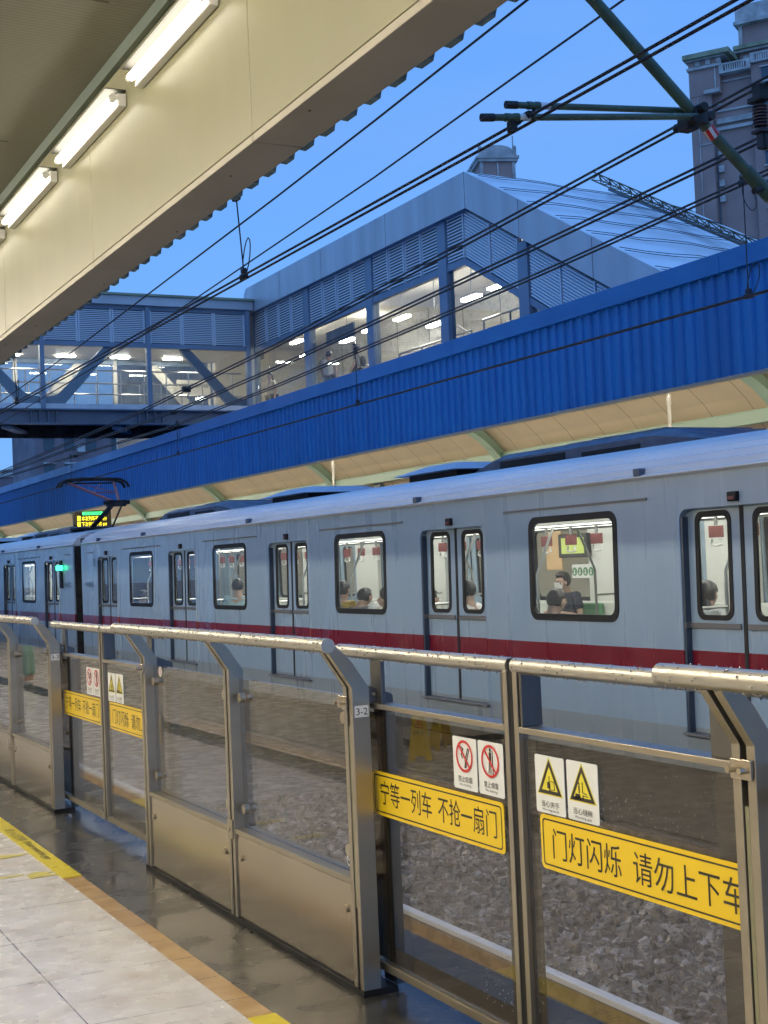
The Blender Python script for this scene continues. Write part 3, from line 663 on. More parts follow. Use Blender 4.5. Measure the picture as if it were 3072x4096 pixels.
def car(y0, label, number, letter, interior=True):
    """y0: centre of the door nearest the camera"""
    t = thing('train_car', label, 'train car', (XW, y0, 0), 'metro train cars')
    def B(name, mb, mt, parent=t, **k):
        mb.v = [(v[0] - XW, v[1], v[2]) for v in mb.v]; return build(name, mb, mt, parent, **k)
    body = B('side_wall', car_side(1), M['train']); B('side_wall', car_side(-1), M['train'])
    # roof
    prof = [(7.30, 2.10), (7.285, 2.118), (7.292, 2.135), (7.335, 2.150), (7.345, 2.20), (7.385, 2.213), (7.41, 2.265), (7.47, 2.278), (7.51, 2.325), (7.60, 2.338), (7.66, 2.385), (7.80, 2.40), (7.86, 2.435), (8.2, 2.47), (8.78, 2.49)]
    full = prof + [(2 * 8.78 - x, z) for x, z in reversed(prof[:-1])]
    mb = MB(); n = len(full)
    for yy in (-1.94, 20.02): mb.v += [(x, yy, z) for x, z in full]
    mb.f += [(i, i + 1, n + i + 1, n + i) for i in range(n - 1)]; mb.f += [tuple(range(n)), tuple(range(2 * n - 1, n - 1, -1))]
    B('roof', mb, M['troof'])
    mb = MB(); mb.box(7.268, 7.292, -1.94, 20.02, 2.1185, 2.130); B('gutter', mb, M['troof'])
    for yy in (1.15, 5.2, 10.4, 15.6, 18.6):
        mb = MB(); mb.box(7.272, 7.36, yy, yy + .09, 2.132, 2.20); B('drain_clip', mb, M['tpod'], bevel=.01)
    for yy in (-1.95, 20.0):
        mb = MB(); mb.box(7.342, 10.218, yy, yy + .03, -.40, 2.10); B('end_wall', mb, M['under'])
    mb = MB(); mb.box(7.62, 9.94, -1.9, 19.98, -.95, -.30); mb.box(7.50, 7.66, 4.2, 7.4, -.85, -.43); mb.box(7.50, 7.66, 8.4, 13.2, -.9, -.43); B('underframe', mb, M['under'])
    for c in (1.6, 16.4):
        for d in (-1.15, 1.15):
            mb = MB(); mb.disc((7.90, c + d, -.68), 'x', .42, .13, 24); mb.disc((9.55, c + d, -.68), 'x', .42, .13, 24); B('wheel', mb, M['under'], smooth=True)
    mb = MB(); mb.box(7.35, 10.21, -1.9, 19.98, -.05, .045); B('floor', mb, M['infloor'])
    mb = MB(); mb.box(7.42, 10.14, -1.9, 19.98, 2.0, 2.04); B('ceiling', mb, M['inwall'])
    # doors
    for d in DOORS:
        for side in (1, -1):
            for s in (1, -1):
                X0 = 7.345
                def mk(p, k, X0=X0, side=side):
                    x = X0 + lean(p[1]) + .028 * k
                    return (x if side > 0 else 2 * 8.78 - x, p[0], p[1])
                a, b = (d + .022, d + .70) if s > 0 else (d - .70, d - .022)
                c = d + s * .345
                mb = MB(); mb.poly_holes([(a, .012), (a, 1.83), (b, 1.83), (b, .012)], [rrect(c - .205, c + .205, .935, 1.782, .075)], mk, 1)
                lf = B('door_leaf', mb, M['train'])
                mb = MB(); mk2 = lambda p, k: (mk(p, 0)[0] + side * (-.006 + .02 * k), p[0], p[1])
                mb.poly_holes(rrect(c - .22, c + .22, .92, 1.797, .085), [rrect(c - .178, c + .178, .962, 1.752, .06)], mk2, 1); B('window_frame', mb, M['black'], lf)
                mb = MB(); x = X0 + lean(1.36); x = x if side > 0 else 2 * 8.78 - x
                mb.prism(rrect(c - .21, c + .21, .93, 1.79, .07), 'x', x + .008, x + .014); B('glass_pane', mb, M['tglass'], lf)
                if side > 0:
                    mb = MB(); mb.box(X0 - .014 + lean(.88), X0 - .002 + lean(.88), a + .02 * (s > 0), b - .02 * (s < 0), .853, .898); B('door_strip', mb, M['door_rail'], lf, bevel=.002)
            x = 7.339 if side > 0 else 2 * 8.78 - 7.339 - .03
            mb = MB(); mb.add([(x + dx + (lean(z) if side > 0 else -lean(z)), d + dy, z) for dx in (0, .03) for dy in (-.021, .021) for z in (.014, 1.82)], [(0, 1, 3, 2), (4, 6, 7, 5), (0, 4, 5, 1), (2, 3, 7, 6), (0, 2, 6, 4), (1, 5, 7, 3)]); B('door_seal', mb, M['slot'])
        mb = MB(); mb.box(7.245, 7.40, d - .70, d + .70, -.012, .008); B('door_sill', mb, M['door_rail'], bevel=.003)
        mb = MB(); mb.box(7.285, 7.288, d - .66, d + .66, -.03, -.0125); B('sill_shadow_strip', mb, M['black'])  # black strip drawn in for the shade under the sill
        mb = MB(); mb.box(7.273, 7.32, d - .055, d + .055, 1.853, 1.93); o = B('door_lamp', mb, M['black'], bevel=.008)
        mb = MB(); mb.box(7.266, 7.272, d - .035, d + .035, 1.865, 1.893); B('lens', mb, M['lamp_red'], o, bevel=.002)
        mb = MB(); mb.add([(x + lean(z), yy, z) for x in (7.287, 7.343) for yy in (d + .655, d + .6835) for z in (-.008, 1.76)], [(0, 1, 3, 2), (4, 6, 7, 5), (0, 4, 5, 1), (2, 3, 7, 6), (0, 2, 6, 4), (1, 5, 7, 3)]); B('door_jamb', mb, M['jamb'])
        mb = MB(); mb.box(7.29, 7.335, d + .645, d + .66, .85, .90); B('door_stop', mb, M['door_rail'], bevel=.004)
    for i in range(4):
        c = (DOORS[i] + DOORS[i + 1]) / 2
        for side in (1, -1):
            def mk(p, k, side=side):
                x = XW + lean(p[1]) - .006 + .035 * k
                return (x if side > 0 else 2 * 8.78 - x, p[0], p[1])
            mb = MB(); mb.poly_holes(rrect(c - .715, c + .715, .882, 1.862, .115), [rrect(c - .655, c + .655, .945, 1.800, .075)], mk, 1); fr = B('window', mb, M['black'])
            x = XW + .024; x = x if side > 0 else 2 * 8.78 - x
            mb = MB(); mb.prism(rrect(c - .67, c + .67, .93, 1.815, .07), 'x', x - .003, x + .003); B('glass_pane', mb, M['tglass'], fr)
        mb = MB(); mb.box(7.298, 7.306, c - 1.16, c + 1.16, 1.925, 1.945); B('vent_slot', mb, M['door_rail'])
    for yy in (-1.5, 19.3):
        mb = MB(); mb.box(7.298, 7.306, yy - .22, yy + .25, 1.92, 1.938); B('vent_slot', mb, M['door_rail'])
    B('lettering', text_mb(number, .62, .105, (7.289, 19.72, 1.24), (0, -1, 0), (.02, 0, 1)), M['ink'], fix=False)
    B('lettering', text_mb(letter, .12, .14, (7.297, 19.05, 1.66), (0, -1, 0), (.02, 0, 1)), M['ink'], fix=False)
    B('lettering', text_mb(number, .62, .105, (7.289, -1.15, 1.24), (0, -1, 0), (.02, 0, 1)), M['ink'], fix=False)
    B('lettering', text_mb(letter, .12, .14, (7.297, -.75, 1.66), (0, -1, 0), (.02, 0, 1)), M['ink'], fix=False)
    # roof units
    for a, b in ((5.7, 7.3), (10.1, 11.9)):
        mb = MB(); mb.add([(8.05, a, 2.55), (8.05, b, 2.55), (9.5, b, 2.55), (9.5, a, 2.55), (8.35, a + .45, 2.66), (8.35, b - .45, 2.66), (9.2, b - .45, 2.66), (9.2, a + .45, 2.66)], [(0, 1, 2, 3), (4, 5, 6, 7), (0, 1, 5, 4), (1, 2, 6, 5), (2, 3, 7, 6), (3, 0, 4, 7)]); o = B('roof_ventilator', mb, M['tpod_light'])
        mb = MB(); mb.box(8.2, 9.36, a + .2, b - .2, 2.43, 2.549); B('ventilator_neck', mb, M['black'], o)
    for a, b in ((1.1, 5.2), (12.9, 17.0)):
        mb = MB(); P = [(8.02, 2.44), (8.02, 2.555), (8.2, 2.625), (9.36, 2.625), (9.54, 2.555), (9.54, 2.44)]
        mb.prism(P, 'y', a + .8, b - .45)
        for q0, q1 in ((a, a + .8), (b, b - .45)):
            A_ = [(x, q1, z) for x, z in P]; mb.add(A_ + [(8.02, q0, 2.45), (9.54, q0, 2.45)], [(0, 1, 6), (1, 2, 6), (2, 3, 7, 6), (3, 4, 7), (4, 5, 7), (0, 6, 7, 5)])
        o = B('air_conditioner', mb, M['tpod'])
        mb = MB(); mb.box(8.012, 8.019, a + 1.0, (a + b) / 2 - .1, 2.452, 2.50); mb.box(8.012, 8.019, (a + b) / 2 + .2, b - .6, 2.455, 2.53); B('intake_grille', mb, M['black'], o)
        mb = MB(); mb.box(8.5, 9.2, (a + b) / 2 + .1, (a + b) / 2 + .9, 2.626, 2.675); B('fan_cover', mb, M['tpod'], o, bevel=.02)
        mb = MB(); mb.box(8.25, 9.3, (a + b) / 2 - 1.15, (a + b) / 2 + .05, 2.626, 2.645); B('fan_cover', mb, M['tpod'], o, bevel=.01)
    # cabin
    mb = MB()
    for x in (8.15, 9.4): mb.box(x - .05, x + .05, -1.6, 19.7, 1.93, 1.965)
    B('ceiling_light', mb, M['inlight'])
    mb = MB(); mb.box(8.02, 8.30, -1.6, 19.7, 1.967, 1.999); mb.box(9.26, 9.54, -1.6, 19.7, 1.967, 1.999); B('light_housing', mb, M['inwall'])
    mb = MB()
    for x in (8.28, 9.3): mb.tube([(x, -1.5, 1.79), (x, 19.6, 1.79)], .016, 8)
    B('grab_rail', mb, M['rail'], smooth=True)
    for i in range(4):
        c = (DOORS[i] + DOORS[i + 1]) / 2
        for sg in (1, -1):
            bx = lambda x0, x1, *r: (x0, x1, *r) if sg > 0 else (2 * 8.78 - x1, 2 * 8.78 - x0, *r)
            mb = MB(); mb.box(*bx(7.47, 7.88, c - 1.42, c + 1.42, .40, .47)); o = B('bench_seat', mb, M['seat_green'], bevel=.02)
            mb = MB(); mb.box(*bx(7.40, 7.46, c - 1.42, c + 1.42, .30, .90)); B('seat_back', mb, M['inwall'], o, bevel=.02)
        # linings between the far windows and doors
        for a, b in ((c - 1.545, c - .72), (c + .72, c + 1.545)):
            mb = MB(); mb.box(10.13, 10.19, a, b, .05, 1.99); B('lining', mb, M['inwall'])
        mb = MB(); mb.box(10.13, 10.19, c - .72, c + .72, .05, .89); mb.box(10.13, 10.19, c - .72, c + .72, 1.86, 1.99); B('lining', mb, M['inwall'])
        for s in (1, -1):
            for x in (7.86, 9.7):
                mb = MB(); y_ = c + s * 1.46; mb.tube([(x, y_, .05), (x, y_, 1.3), (x + (.22 if x < 8.78 else -.22), y_, 1.78)], .016, 8); B('pole', mb, M['rail'], smooth=True)
                mb = MB(); mb.tube([(x, y_, 1.0), (x + (-.4 if x < 8.78 else .4), y_, 1.0)], .014, 8); B('arm_bar', mb, M['rail'], smooth=True)
        mb = MB(); mb.tube([(8.78, c, .05), (8.78, c, 2.0)], .018, 8); B('pole', mb, M['rail'], smooth=True)
    if interior:
        y = -.9
        while y < 18.6:
            mb = MB(); mb.box(8.27, 8.29, y - .014, y + .014, 1.70, 1.785); s = B('hand_strap', mb, M['strap'])
            mb = MB(); mb.box(8.265, 8.295, y - .085, y + .085, 1.59, 1.695); B('advert_card', mb, M['strap_red'], s)
            mb = MB(); mb.tube([(8.28, y - .06, 1.579), (8.28, y - .075, 1.53), (8.28, y, 1.515), (8.28, y + .075, 1.53), (8.28, y + .06, 1.579)], .011, 6); B('grip', mb, M['inwall'], s, smooth=True)
            y += .46
        # screen, priority seat notice and glazed screen opposite the third window
        mb = MB(); mb.box(10.06, 10.125, 5.98, 6.62, 1.45, 1.75); o = B('screen', mb, M['pis_case'], bevel=.01)
        mb = MB(); mb.box(10.053, 10.058, 6.04, 6.54, 1.50, 1.70); B('screen_picture', mb, M['screen_green'], o)
        mb = MB(); mb.box(10.122, 10.128, 5.94, 6.42, 1.19, 1.36); o = B('seat_notice', mb, M['white_plate'])
        for k in range(4):
            mb = MB(); flat_disc(mb, 10.119, 6.36 - .12 * k, 1.27, .055, .055, 16); B('green_emblem', mb, M['seat_green'], o, fix=False)
            mb = MB(); flat_disc(mb, 10.116, 6.36 - .12 * k, 1.285, .014, .014, 10); mb.box(10.114, 10.116, 6.345 - .12 * k, 6.375 - .12 * k, 1.235, 1.268); B('white_figure', mb, M['white_plate'], o)
        mb = MB(); mb.box(10.04, 10.09, 5.72, 6.36, .475, .88); B('green_seat_back', mb, M['seat_green'], bevel=.015)
        mb = MB(); mb.box(10.11, 10.125, 6.62, 6.98, 1.30, 1.84); B('orange_panel', mb, M['orange_panel'])
        for yy, z0, z1 in ((10.45, 1.2, 1.72), (1.2, 1.3, 1.7), (10.9, 1.35, 1.6)):
            mb = MB(); mb.box(10.119, 10.127, yy, yy + .32, z0, z1); B('poster', mb, [M['white_plate'], M['orange_panel'], M['seat_green']][int(yy) % 3])
    return t, B
carB, _ = car(8.51, 'grey metro car with red band, near end of the train, number 14683', '14683', 'B')
carA, BA = car(8.51 + 22.64, 'grey metro car with green side lamps and raised pantograph, farther left, number 14672', '14672', 'B', interior=False)
# gangway between the cars
mb = MB()
for k in range(9):
    mb.box(7.46, 10.1, 28.565 + k * .065, 28.61 + k * .065, -.6, 2.25)
tag(build('gangway_bellows', mb, M['under']), 'dark folded gangway bellows joining the two metro cars', 'gangway')
# side lamps on the farther car
mb = MB(); mb.box(7.27, 7.30, -1.05, -.86, 1.22, 1.82); o = BA('side_lamp_case', mb, M['black'], bevel=.01)
mb = MB(); mb.box(7.235, 7.268, -1.22, -1.04, 1.60, 1.71); mb.box(7.235, 7.268, -.93, -.70, 1.60, 1.71); BA('side_lamp_lens', mb, M['green_lamp'], o, bevel=.02)
# pantograph on the farther car (local y = world y - 31.15)
oy = -31.15
pb = MB(); pb.box(8.15, 9.41, 32.0 + oy, 33.6 + oy, 2.53, 2.58); pb.box(8.3, 8.36, 32.2 + oy, 32.26 + oy, 2.47, 2.53); pb.box(9.2, 9.26, 33.4 + oy, 33.46 + oy, 2.47, 2.53)
pan = BA('pantograph', pb, M['under'])
M['pan_red'] = mat('pantograph_red', (0.30, 0.06, 0.06), 0.4)
mb = MB(); mb.tube([(8.62, 32.5 + oy, 2.60), (8.74, 31.03 + oy, 3.08)], .055, 8); mb.tube([(9.05, 32.3 + oy, 2.60), (8.9, 31.0 + oy, 3.0)], .022, 8); BA('lower_arm', mb, M['under'], pan, smooth=True)
mb = MB(); mb.box(8.58, 9.0, 30.92 + oy, 31.14 + oy, 3.0, 3.14); mb.disc((8.5, 31.02 + oy, 3.09), 'x', .05, .6, 10); BA('knee_joint', mb, M['under'], pan, bevel=.01)
mb = MB()
for x0, x1 in ((8.70, 8.22), (8.86, 9.30)): mb.tube([(x0, 31.03 + oy, 3.12), (x1, 32.95 + oy, 3.66)], .036, 8)
mb.tube([(8.5, 31.9 + oy, 3.37), (9.02, 31.9 + oy, 3.37)], .014, 6); mb.tube([(8.5, 31.9 + oy, 3.37), (8.95, 32.9 + oy, 3.64)], .012, 6); mb.tube([(9.02, 31.9 + oy, 3.37), (8.5, 32.9 + oy, 3.64)], .012, 6)
BA('upper_arm', mb, M['pan_red'], pan, smooth=True)
for yy in (32.8, 33.15):
    mb = MB(); mb.tube([(7.96, yy + oy, 3.56), (8.02, yy + oy, 3.66), (8.16, yy + oy, 3.735), (8.5, yy + oy, 3.757), (9.06, yy + oy, 3.757), (9.42, yy + oy, 3.735), (9.56, yy + oy, 3.66), (9.62, yy + oy, 3.55)], .034, 8); BA('contact_strip', mb, M['under'], pan, smooth=True)
mb = MB(); mb.tube([(8.22, 32.7 + oy, 3.68), (8.22, 33.25 + oy, 3.68)], .02, 6); mb.tube([(9.3, 32.7 + oy, 3.68), (9.3, 33.25 + oy, 3.68)], .02, 6); mb.tube([(8.22, 32.95 + oy, 3.66), (9.3, 32.95 + oy, 3.66)], .02, 6); BA('head_frame', mb, M['under'], pan, smooth=True)

# ------------------------------------------------------------------ people
def skin(name, pts, edges, rad, material, parent=None, root=0, sub=1):
    """one continuous surface grown round a skeleton"""
    me = bpy.data.meshes.new(name); me.from_pydata([tuple(p) for p in pts], edges, [])
    o = bpy.data.objects.new(name, me); COL.objects.link(o)
    sk = o.modifiers.new('skin', 'SKIN'); sk.use_smooth_shade = True
    for i, d in enumerate(me.skin_vertices[0].data):
        r = rad[i]; d.radius = r if isinstance(r, tuple) else (r, r); d.use_root = (i == root)
    sb = o.modifiers.new('sub', 'SUBSURF'); sb.levels = sub; sb.render_levels = sub
    bpy.context.view_layer.update()
    dg = bpy.context.evaluated_depsgraph_get(); m2 = bpy.data.meshes.new_from_object(o.evaluated_get(dg))
    o.modifiers.clear(); o.data = m2; m2.name = name; m2.materials.clear(); m2.materials.append(material); bpy.data.meshes.remove(me)
    m2.shade_smooth()
    if parent: o.parent = parent
    return o

def person(label, loc, yaw, pose='sit', shirt='shirt_white', trousers='trousers_dark', head_down=0.0, long_hair=False, mask=False, phone=False, bag=False, shoes='shoe_dark', group=None, mesh_hands=True):
    """local frame: +y is forwards, x to the person's right. z=0 is the floor (sit: seat at .45)."""
    t = thing('person', label, 'person', loc, group); t.rotation_euler = (0, 0, yaw)
    sit = pose == 'sit'
    hz = .50 if sit else .92
    d = head_down
    P = {}
    P['pel'] = (0, 0, hz); P['wai'] = (0, .01, hz + .18); P['che'] = (0, .02, hz + .38); P['nek'] = (0, .015, hz + .515); P['hd0'] = (0, .03 + d * .02, hz + .57); P['hd1'] = (0, .045 + d * .06, hz + .65 - d * .01); P['hd2'] = (0, .03 + d * .08, hz + .735 - d * .02)
    for s, n in ((-1, 'l'), (1, 'r')):
        P['sh' + n] = (s * .18, .01, hz + .475)
        if pose == 'sit' and not (phone):
            P['el' + n] = (s * .23, .05, hz + .19); P['wr' + n] = (s * .15, .27, hz + .08)
        elif phone:
            P['el' + n] = (s * .24, .07, hz + .20); P['wr' + n] = (s * .08, .29, hz + .26)
        elif pose == 'walk':
            P['el' + n] = (s * .22, -.06 * s, hz + .20); P['wr' + n] = (s * .21, .10 * s * -1 + .1, hz - .04)
        else:
            P['el' + n] = (s * .22, -.02, hz + .20); P['wr' + n] = (s * .22, .05, hz - .05)
        P['hi' + n] = (s * .09, .0, hz - .03)
        if sit:
            P['kn' + n] = (s * .11, .42, .47); P['an' + n] = (s * .10, .40, .09); P['to' + n] = (s * .11, .53, .04)
        else:
            f = .14 * s if pose == 'walk' else .0
            P['kn' + n] = (s * .095, f * .6 + .01, .50); P['an' + n] = (s * .09, f - .02, .09); P['to' + n] = (s * .10, f + .11, .035)
    ca, sa = math.cos(d * .55), math.sin(d * .55)          # lean the trunk forward from the pelvis
    for n_ in P:
        if n_[:2] in ('wa', 'ch', 'ne', 'hd', 'sh'):
            x, y, z = P[n_]; P[n_] = (x, y * ca + (z - hz) * sa, hz + (z - hz) * ca - y * sa)
    names = list(P); ix = {n: i for i, n in enumerate(names)}
    rad = dict(pel=(.15, .105), wai=(.13, .09), che=(.15, .10), nek=.058, hd0=(.072, .078), hd1=(.090, .108), hd2=(.074, .094))
    for n in 'lr': rad.update({'sh' + n: .056, 'el' + n: .042, 'wr' + n: .030, 'hi' + n: .082, 'kn' + n: .056, 'an' + n: .040, 'to' + n: (.040, .028)})
    E_ = [('pel', 'wai'), ('wai', 'che'), ('che', 'nek'), ('nek', 'hd0'), ('hd0', 'hd1'), ('hd1', 'hd2')]
    for n in 'lr': E_ += [('che', 'sh' + n), ('sh' + n, 'el' + n), ('el' + n, 'wr' + n), ('pel', 'hi' + n), ('hi' + n, 'kn' + n), ('kn' + n, 'an' + n), ('an' + n, 'to' + n)]
    # hands: palm, four fingers and a thumb grown from the wrist
    pts = [P[n] for n in names]; ed = [(ix[a], ix[b]) for a, b in E_]; rr = [rad[n] for n in names]
    for s, n in ((-1, 'l'), (1, 'r')):
        w = Vector(P['wr' + n]); dr = (w - Vector(P['el' + n])).normalized(); side = Vector((1, 0, 0)) if abs(dr.x) < .8 else Vector((0, 1, 0))
        side = (side - dr * side.dot(dr)).normalized(); dn = dr.cross(side) * (1 if dr.cross(side).z < 0 else -1)
        palm = w + dr * .07; pts.append(palm); rr.append((.034, .020)); pi = len(pts) - 1; ed.append((ix['wr' + n], pi))
        for k, (o_, l_) in enumerate(((-.030, .062), (-.010, .072), (.010, .068), (.030, .054))):
            a = palm + side * o_ + dr * .035; b = a + dr * l_ * .55 + dn * .008; c = b + dr * l_ * .35 + dn * .025
            i0 = len(pts); pts += [a, b, c]; rr += [.0095, .0085, .007]; ed += [(pi, i0), (i0, i0 + 1), (i0 + 1, i0 + 2)]
        a = w + dr * .03 - side * s * .034; b = a + dr * .03 - side * s * .016; i0 = len(pts); pts += [a, b]; rr += [.011, .008]; ed += [(ix['wr' + n], i0), (i0, i0 + 1)]
    body = skin('body', pts, ed, rr, M['skin'], t)
    # face: nose, ears, eyes, mouth
    h = Vector(P['hd1']); fy = .088
    mb = MB(); mb.add([h + Vector(v) for v in ((-.013, fy, -.012), (.013, fy, -.012), (0, fy + .026, -.014), (0, fy + .004, .028))], [(0, 1, 2), (1, 3, 2), (3, 0, 2)])
    for s in (-1, 1): mb.ball(h + Vector((s * .078, 0, -.005)), .022, 8, 6, 1.4)
    build('nose_and_ears', mb, M['skin'], body, smooth=True)
    mb = MB()
    for s in (-1, 1): mb.ball(h + Vector((s * .031, fy - .006, .022)), .010, 8, 5, .6)
    mb.box(h.x - .022, h.x + .022, h.y + fy - .004, h.y + fy + .003, h.z - .045, h.z - .039); build('eyes_and_mouth', mb, M['ink'], body)
    if mask:
        mb = MB(); mb.add([h + Vector(v) for v in ((-.07, fy - .05, .0), (0, fy + .034, .004), (.07, fy - .05, .0), (-.062, fy - .05, -.07), (0, fy + .015, -.085), (.062, fy - .05, -.07))], [(0, 1, 4, 3), (1, 2, 5, 4)]); build('face_mask', mb, M['white_plate'], t)
    # hair
    hc = Vector(P['hd1']); hm = MB(); hm.ball((0, 0, 0), 1, 16, 12)
    keep = []
    for f in hm.f:
        c = sum((Vector(hm.v[q]) for q in f), Vector()) / len(f)
        if (c.y > .28 and c.z < .45) or (c.y > -.12 and c.z < -.05) or c.z < (-.62 if not long_hair else -.8): continue
        keep.append(f)
    hm.f = keep; rj = random.Random(len(label))
    hm.v = [(hc.x + x * .090, hc.y - .010 + y * .106 * (1 + rj.uniform(-.03, .04)), hc.z + .032 + z * (.100 if z > 0 else .105)) for x, y, z in hm.v]
    hr = build('hair', hm, M['hair'], t, smooth=True); so = hr.modifiers.new('sol', 'SOLIDIFY'); so.thickness = .007; so.offset = 1
    if long_hair:
        skin('hair_length', [hc + Vector((0, -.055, .0)), hc + Vector((0, -.085, -.14)), hc + Vector((0, -.10, -.30))], [(0, 1), (1, 2)], [(.095, .07), (.10, .05), (.07, .03)], M['hair'], hr)
    # clothes
    sm = cloth(*shirt) if isinstance(shirt, tuple) else M[shirt]
    tn = ['pel', 'wai', 'che'] + [a + n for n in 'lr' for a in ('sh', 'el')]
    q = {n: Vector(P[n]) for n in tn}
    pt = [q['pel'], q['wai'], q['che'], Vector(P['nek']) + Vector((0, 0, -.03))]; ed = [(0, 1), (1, 2), (2, 3)]; rr = [(.165, .122), (.148, .108), (.164, .118), (.075, .07)]
    for n in 'lr':
        i = len(pt); e2 = q['sh' + n].lerp(q['el' + n], .75); pt += [q['sh' + n], e2]; rr += [.072, .058]; ed += [(2, i), (i, i + 1)]
    skin('shirt', pt, ed, rr, sm, t)
    tm = cloth(*trousers) if isinstance(trousers, tuple) else M[trousers]
    pt = [Vector(P['pel'])]; ed = []; rr = [(.162, .122)]
    for n in 'lr':
        i = len(pt); pt += [Vector(P['hi' + n]), Vector(P['kn' + n]), Vector(P['kn' + n]).lerp(Vector(P['an' + n]), .9)]; rr += [.096, .076, .066]; ed += [(0, i), (i, i + 1), (i + 1, i + 2)]
    skin('trousers', pt, ed, rr, tm, t)
    sh = cloth(*shoes) if isinstance(shoes, tuple) else M[shoes]
    for n in 'lr':
        a = Vector(P['an' + n]); b = Vector(P['to' + n]); skin('shoe', [a + Vector((0, -.03, -.045)), a.lerp(b, .5) + Vector((0, 0, -.008)), b + Vector((0, .01, .004))], [(0, 1), (1, 2)], [(.045, .042), (.047, .04), (.042, .028)], sh, t)
    if phone:
        mb = MB(); mb.box(-.038, .038, .335, .343, hz + .24, hz + .38); build('mobile_phone', mb, M['white_plate'], t, bevel=.004)
    if bag:
        skin('backpack', [(0, -.16, hz + .10), (0, -.18, hz + .30), (0, -.14, hz + .44)], [(0, 1), (1, 2)], [(.13, .09), (.14, .10), (.10, .06)], cloth('bag_black', (.03, .03, .035)), t)
    return t
WHITE = ('shirt_white', (.68, .68, .66)); NAVY = ('shirt_navy', (.03, .035, .06)); YEL = ('shirt_yellow', (.55, .36, .05)); LBLUE = ('shirt_pale_blue', (.38, .55, .62)); GREY = ('shirt_grey', (.16, .16, .17)); DARK = ('trousers_dark', (.03, .03, .04)); GREEN = ('trousers_green', (.20, .34, .30)); BEIGE = ('shirt_beige', (.55, .5, .42))
cloth(*WHITE); cloth(*DARK); cloth('shoe_dark', (.03, .03, .03)); cloth('shoe_white', (.7, .7, .68))
PG = 'passengers in the metro car'
FAR, NEAR = R(90), R(-90)          # far bench faces the near platform; near bench faces away
person('man in navy shirt and face mask looking at his phone in the large window', (9.92, 14.62, .02), FAR, shirt=NAVY, mask=True, phone=True, head_down=.3, group=PG)
person('dark haired passenger in grey seen from behind, in front of the man with the phone', (7.64, 11.83, -.10), NEAR, shirt=GREY, head_down=.35, group=PG)
person('passenger in yellow shirt at the left edge of the middle large window', (7.68, 16.68, -.01), NEAR + R(25), shirt=YEL, group=PG)
person('passenger in white shirt bending the head down beside another in the middle large window', (7.64, 15.98, .02), NEAR - R(40), shirt=WHITE, head_down=.8, group=PG)
person('dark haired passenger left of the one bending down, middle large window', (7.64, 16.32, -.06), NEAR + R(10), shirt=GREY, head_down=.5, group=PG)
person('passenger with long dark hair and white top behind the left pane of the nearest door', (7.72, 9.58, -.03), NEAR + R(15), shirt=WHITE, long_hair=True, head_down=.4, group=PG)
person('man with black hair and white polo behind the right pane of the middle door', (7.72, 13.40, -.02), R(30), shirt=WHITE, group=PG)
person('dark haired passenger low behind the left pane of the middle door', (7.68, 14.30, -.12), NEAR, shirt=GREY, group=PG)
person('passenger in pale blue shirt in the window left of the middle large one', (7.72, 20.60, .05), R(-20), shirt=LBLUE, group=PG)
person('dark haired passenger low in the window near the car end', (7.64, 25.9, -.11), NEAR, shirt=GREY, head_down=.3, group=PG)
person('passenger in grey brown top behind the right pane of the nearest door', (7.9, 8.18, .0), FAR, shirt=('shirt_brown', (.25, .19, .17)), group=PG)
person('person in green trousers and white shoes standing on the platform, mirrored in gate glass', (.03, 19.5, 0), R(-60), 'stand', shirt=WHITE, trousers=GREEN, shoes=('shoe_white', (.7, .7, .68)))
GP = 'people in the station hall'
person('woman in pale top and dark skirt standing behind the leftmost hall window', (17.0, 41.6, 6.0), R(100), 'stand', shirt=BEIGE, trousers=DARK, long_hair=True, group=GP)
person('man in pale shirt standing behind the second hall window', (16.9, 36.9, 5.98), R(-40), 'walk', shirt=WHITE, group=GP)
person('person with black backpack behind the second hall window', (16.9, 35.0, 5.9), R(60), 'walk', shirt=GREY, bag=True, group=GP)

# ------------------------------------------------------------------ near canopy
t = thing('platform_canopy', 'cream platform canopy with deep boxed edge beam over the near platform', 'canopy', (2.4, 0, 3.44))
def C(name, mb, mt, parent=None, **k):
    mb.v = [(v[0] - 2.4, v[1], v[2] - 3.44) for v in mb.v]; return build(name, mb, mt, parent or t, **k)
seams = [-5.2, -2.43, .34, 3.10, 5.868, 8.617, 11.30] + [11.30 + 2.75 * k for k in range(1, 18)]
for i in range(len(seams) - 1):
    a, b = seams[i] + .003, seams[i + 1] - .003
    mb = MB(); mb.box(2.352, 2.385, a, b, 3.463, 4.455); C('beam_panel', mb, M['cream'], bevel=.004)
    mb = MB(); mb.box(2.355, 2.605, a, b, 3.425, 3.4615); C('soffit_panel', mb, M['soffit'], bevel=.004)
mb = MB(); mb.box(2.387, 2.59, -5, 58, 3.466, 4.44); C('beam_core', mb, M['gap'])
mb = MB()
rg = random.Random(5)
for i in range(len(seams) - 1):
    for o_ in (.35, .62, 1.6, 2.1):
        if rg.random() < .6: mb.disc((2.42 + rg.random() * .14, seams[i] + o_ + rg.random() * .2, 3.421), 'z', .006, .0035, 8)
C('soffit_screws', mb, M['gap'])
mb = MB(); mb.box(2.318, 2.351, -5, 58, 4.457, 4.535); C('flashing', mb, M['flash'])
mb = MB(); mb.add([(2.34, -5, 4.456), (2.34, 58, 4.456), (-9, 58, 4.85), (-9, -5, 4.85), (2.34, -5, 4.50), (2.34, 58, 4.50), (-9, 58, 4.90), (-9, -5, 4.90)], [(0, 1, 2, 3), (7, 6, 5, 4), (0, 4, 5, 1), (2, 6, 7, 3), (1, 5, 6, 2), (0, 3, 7, 4)])
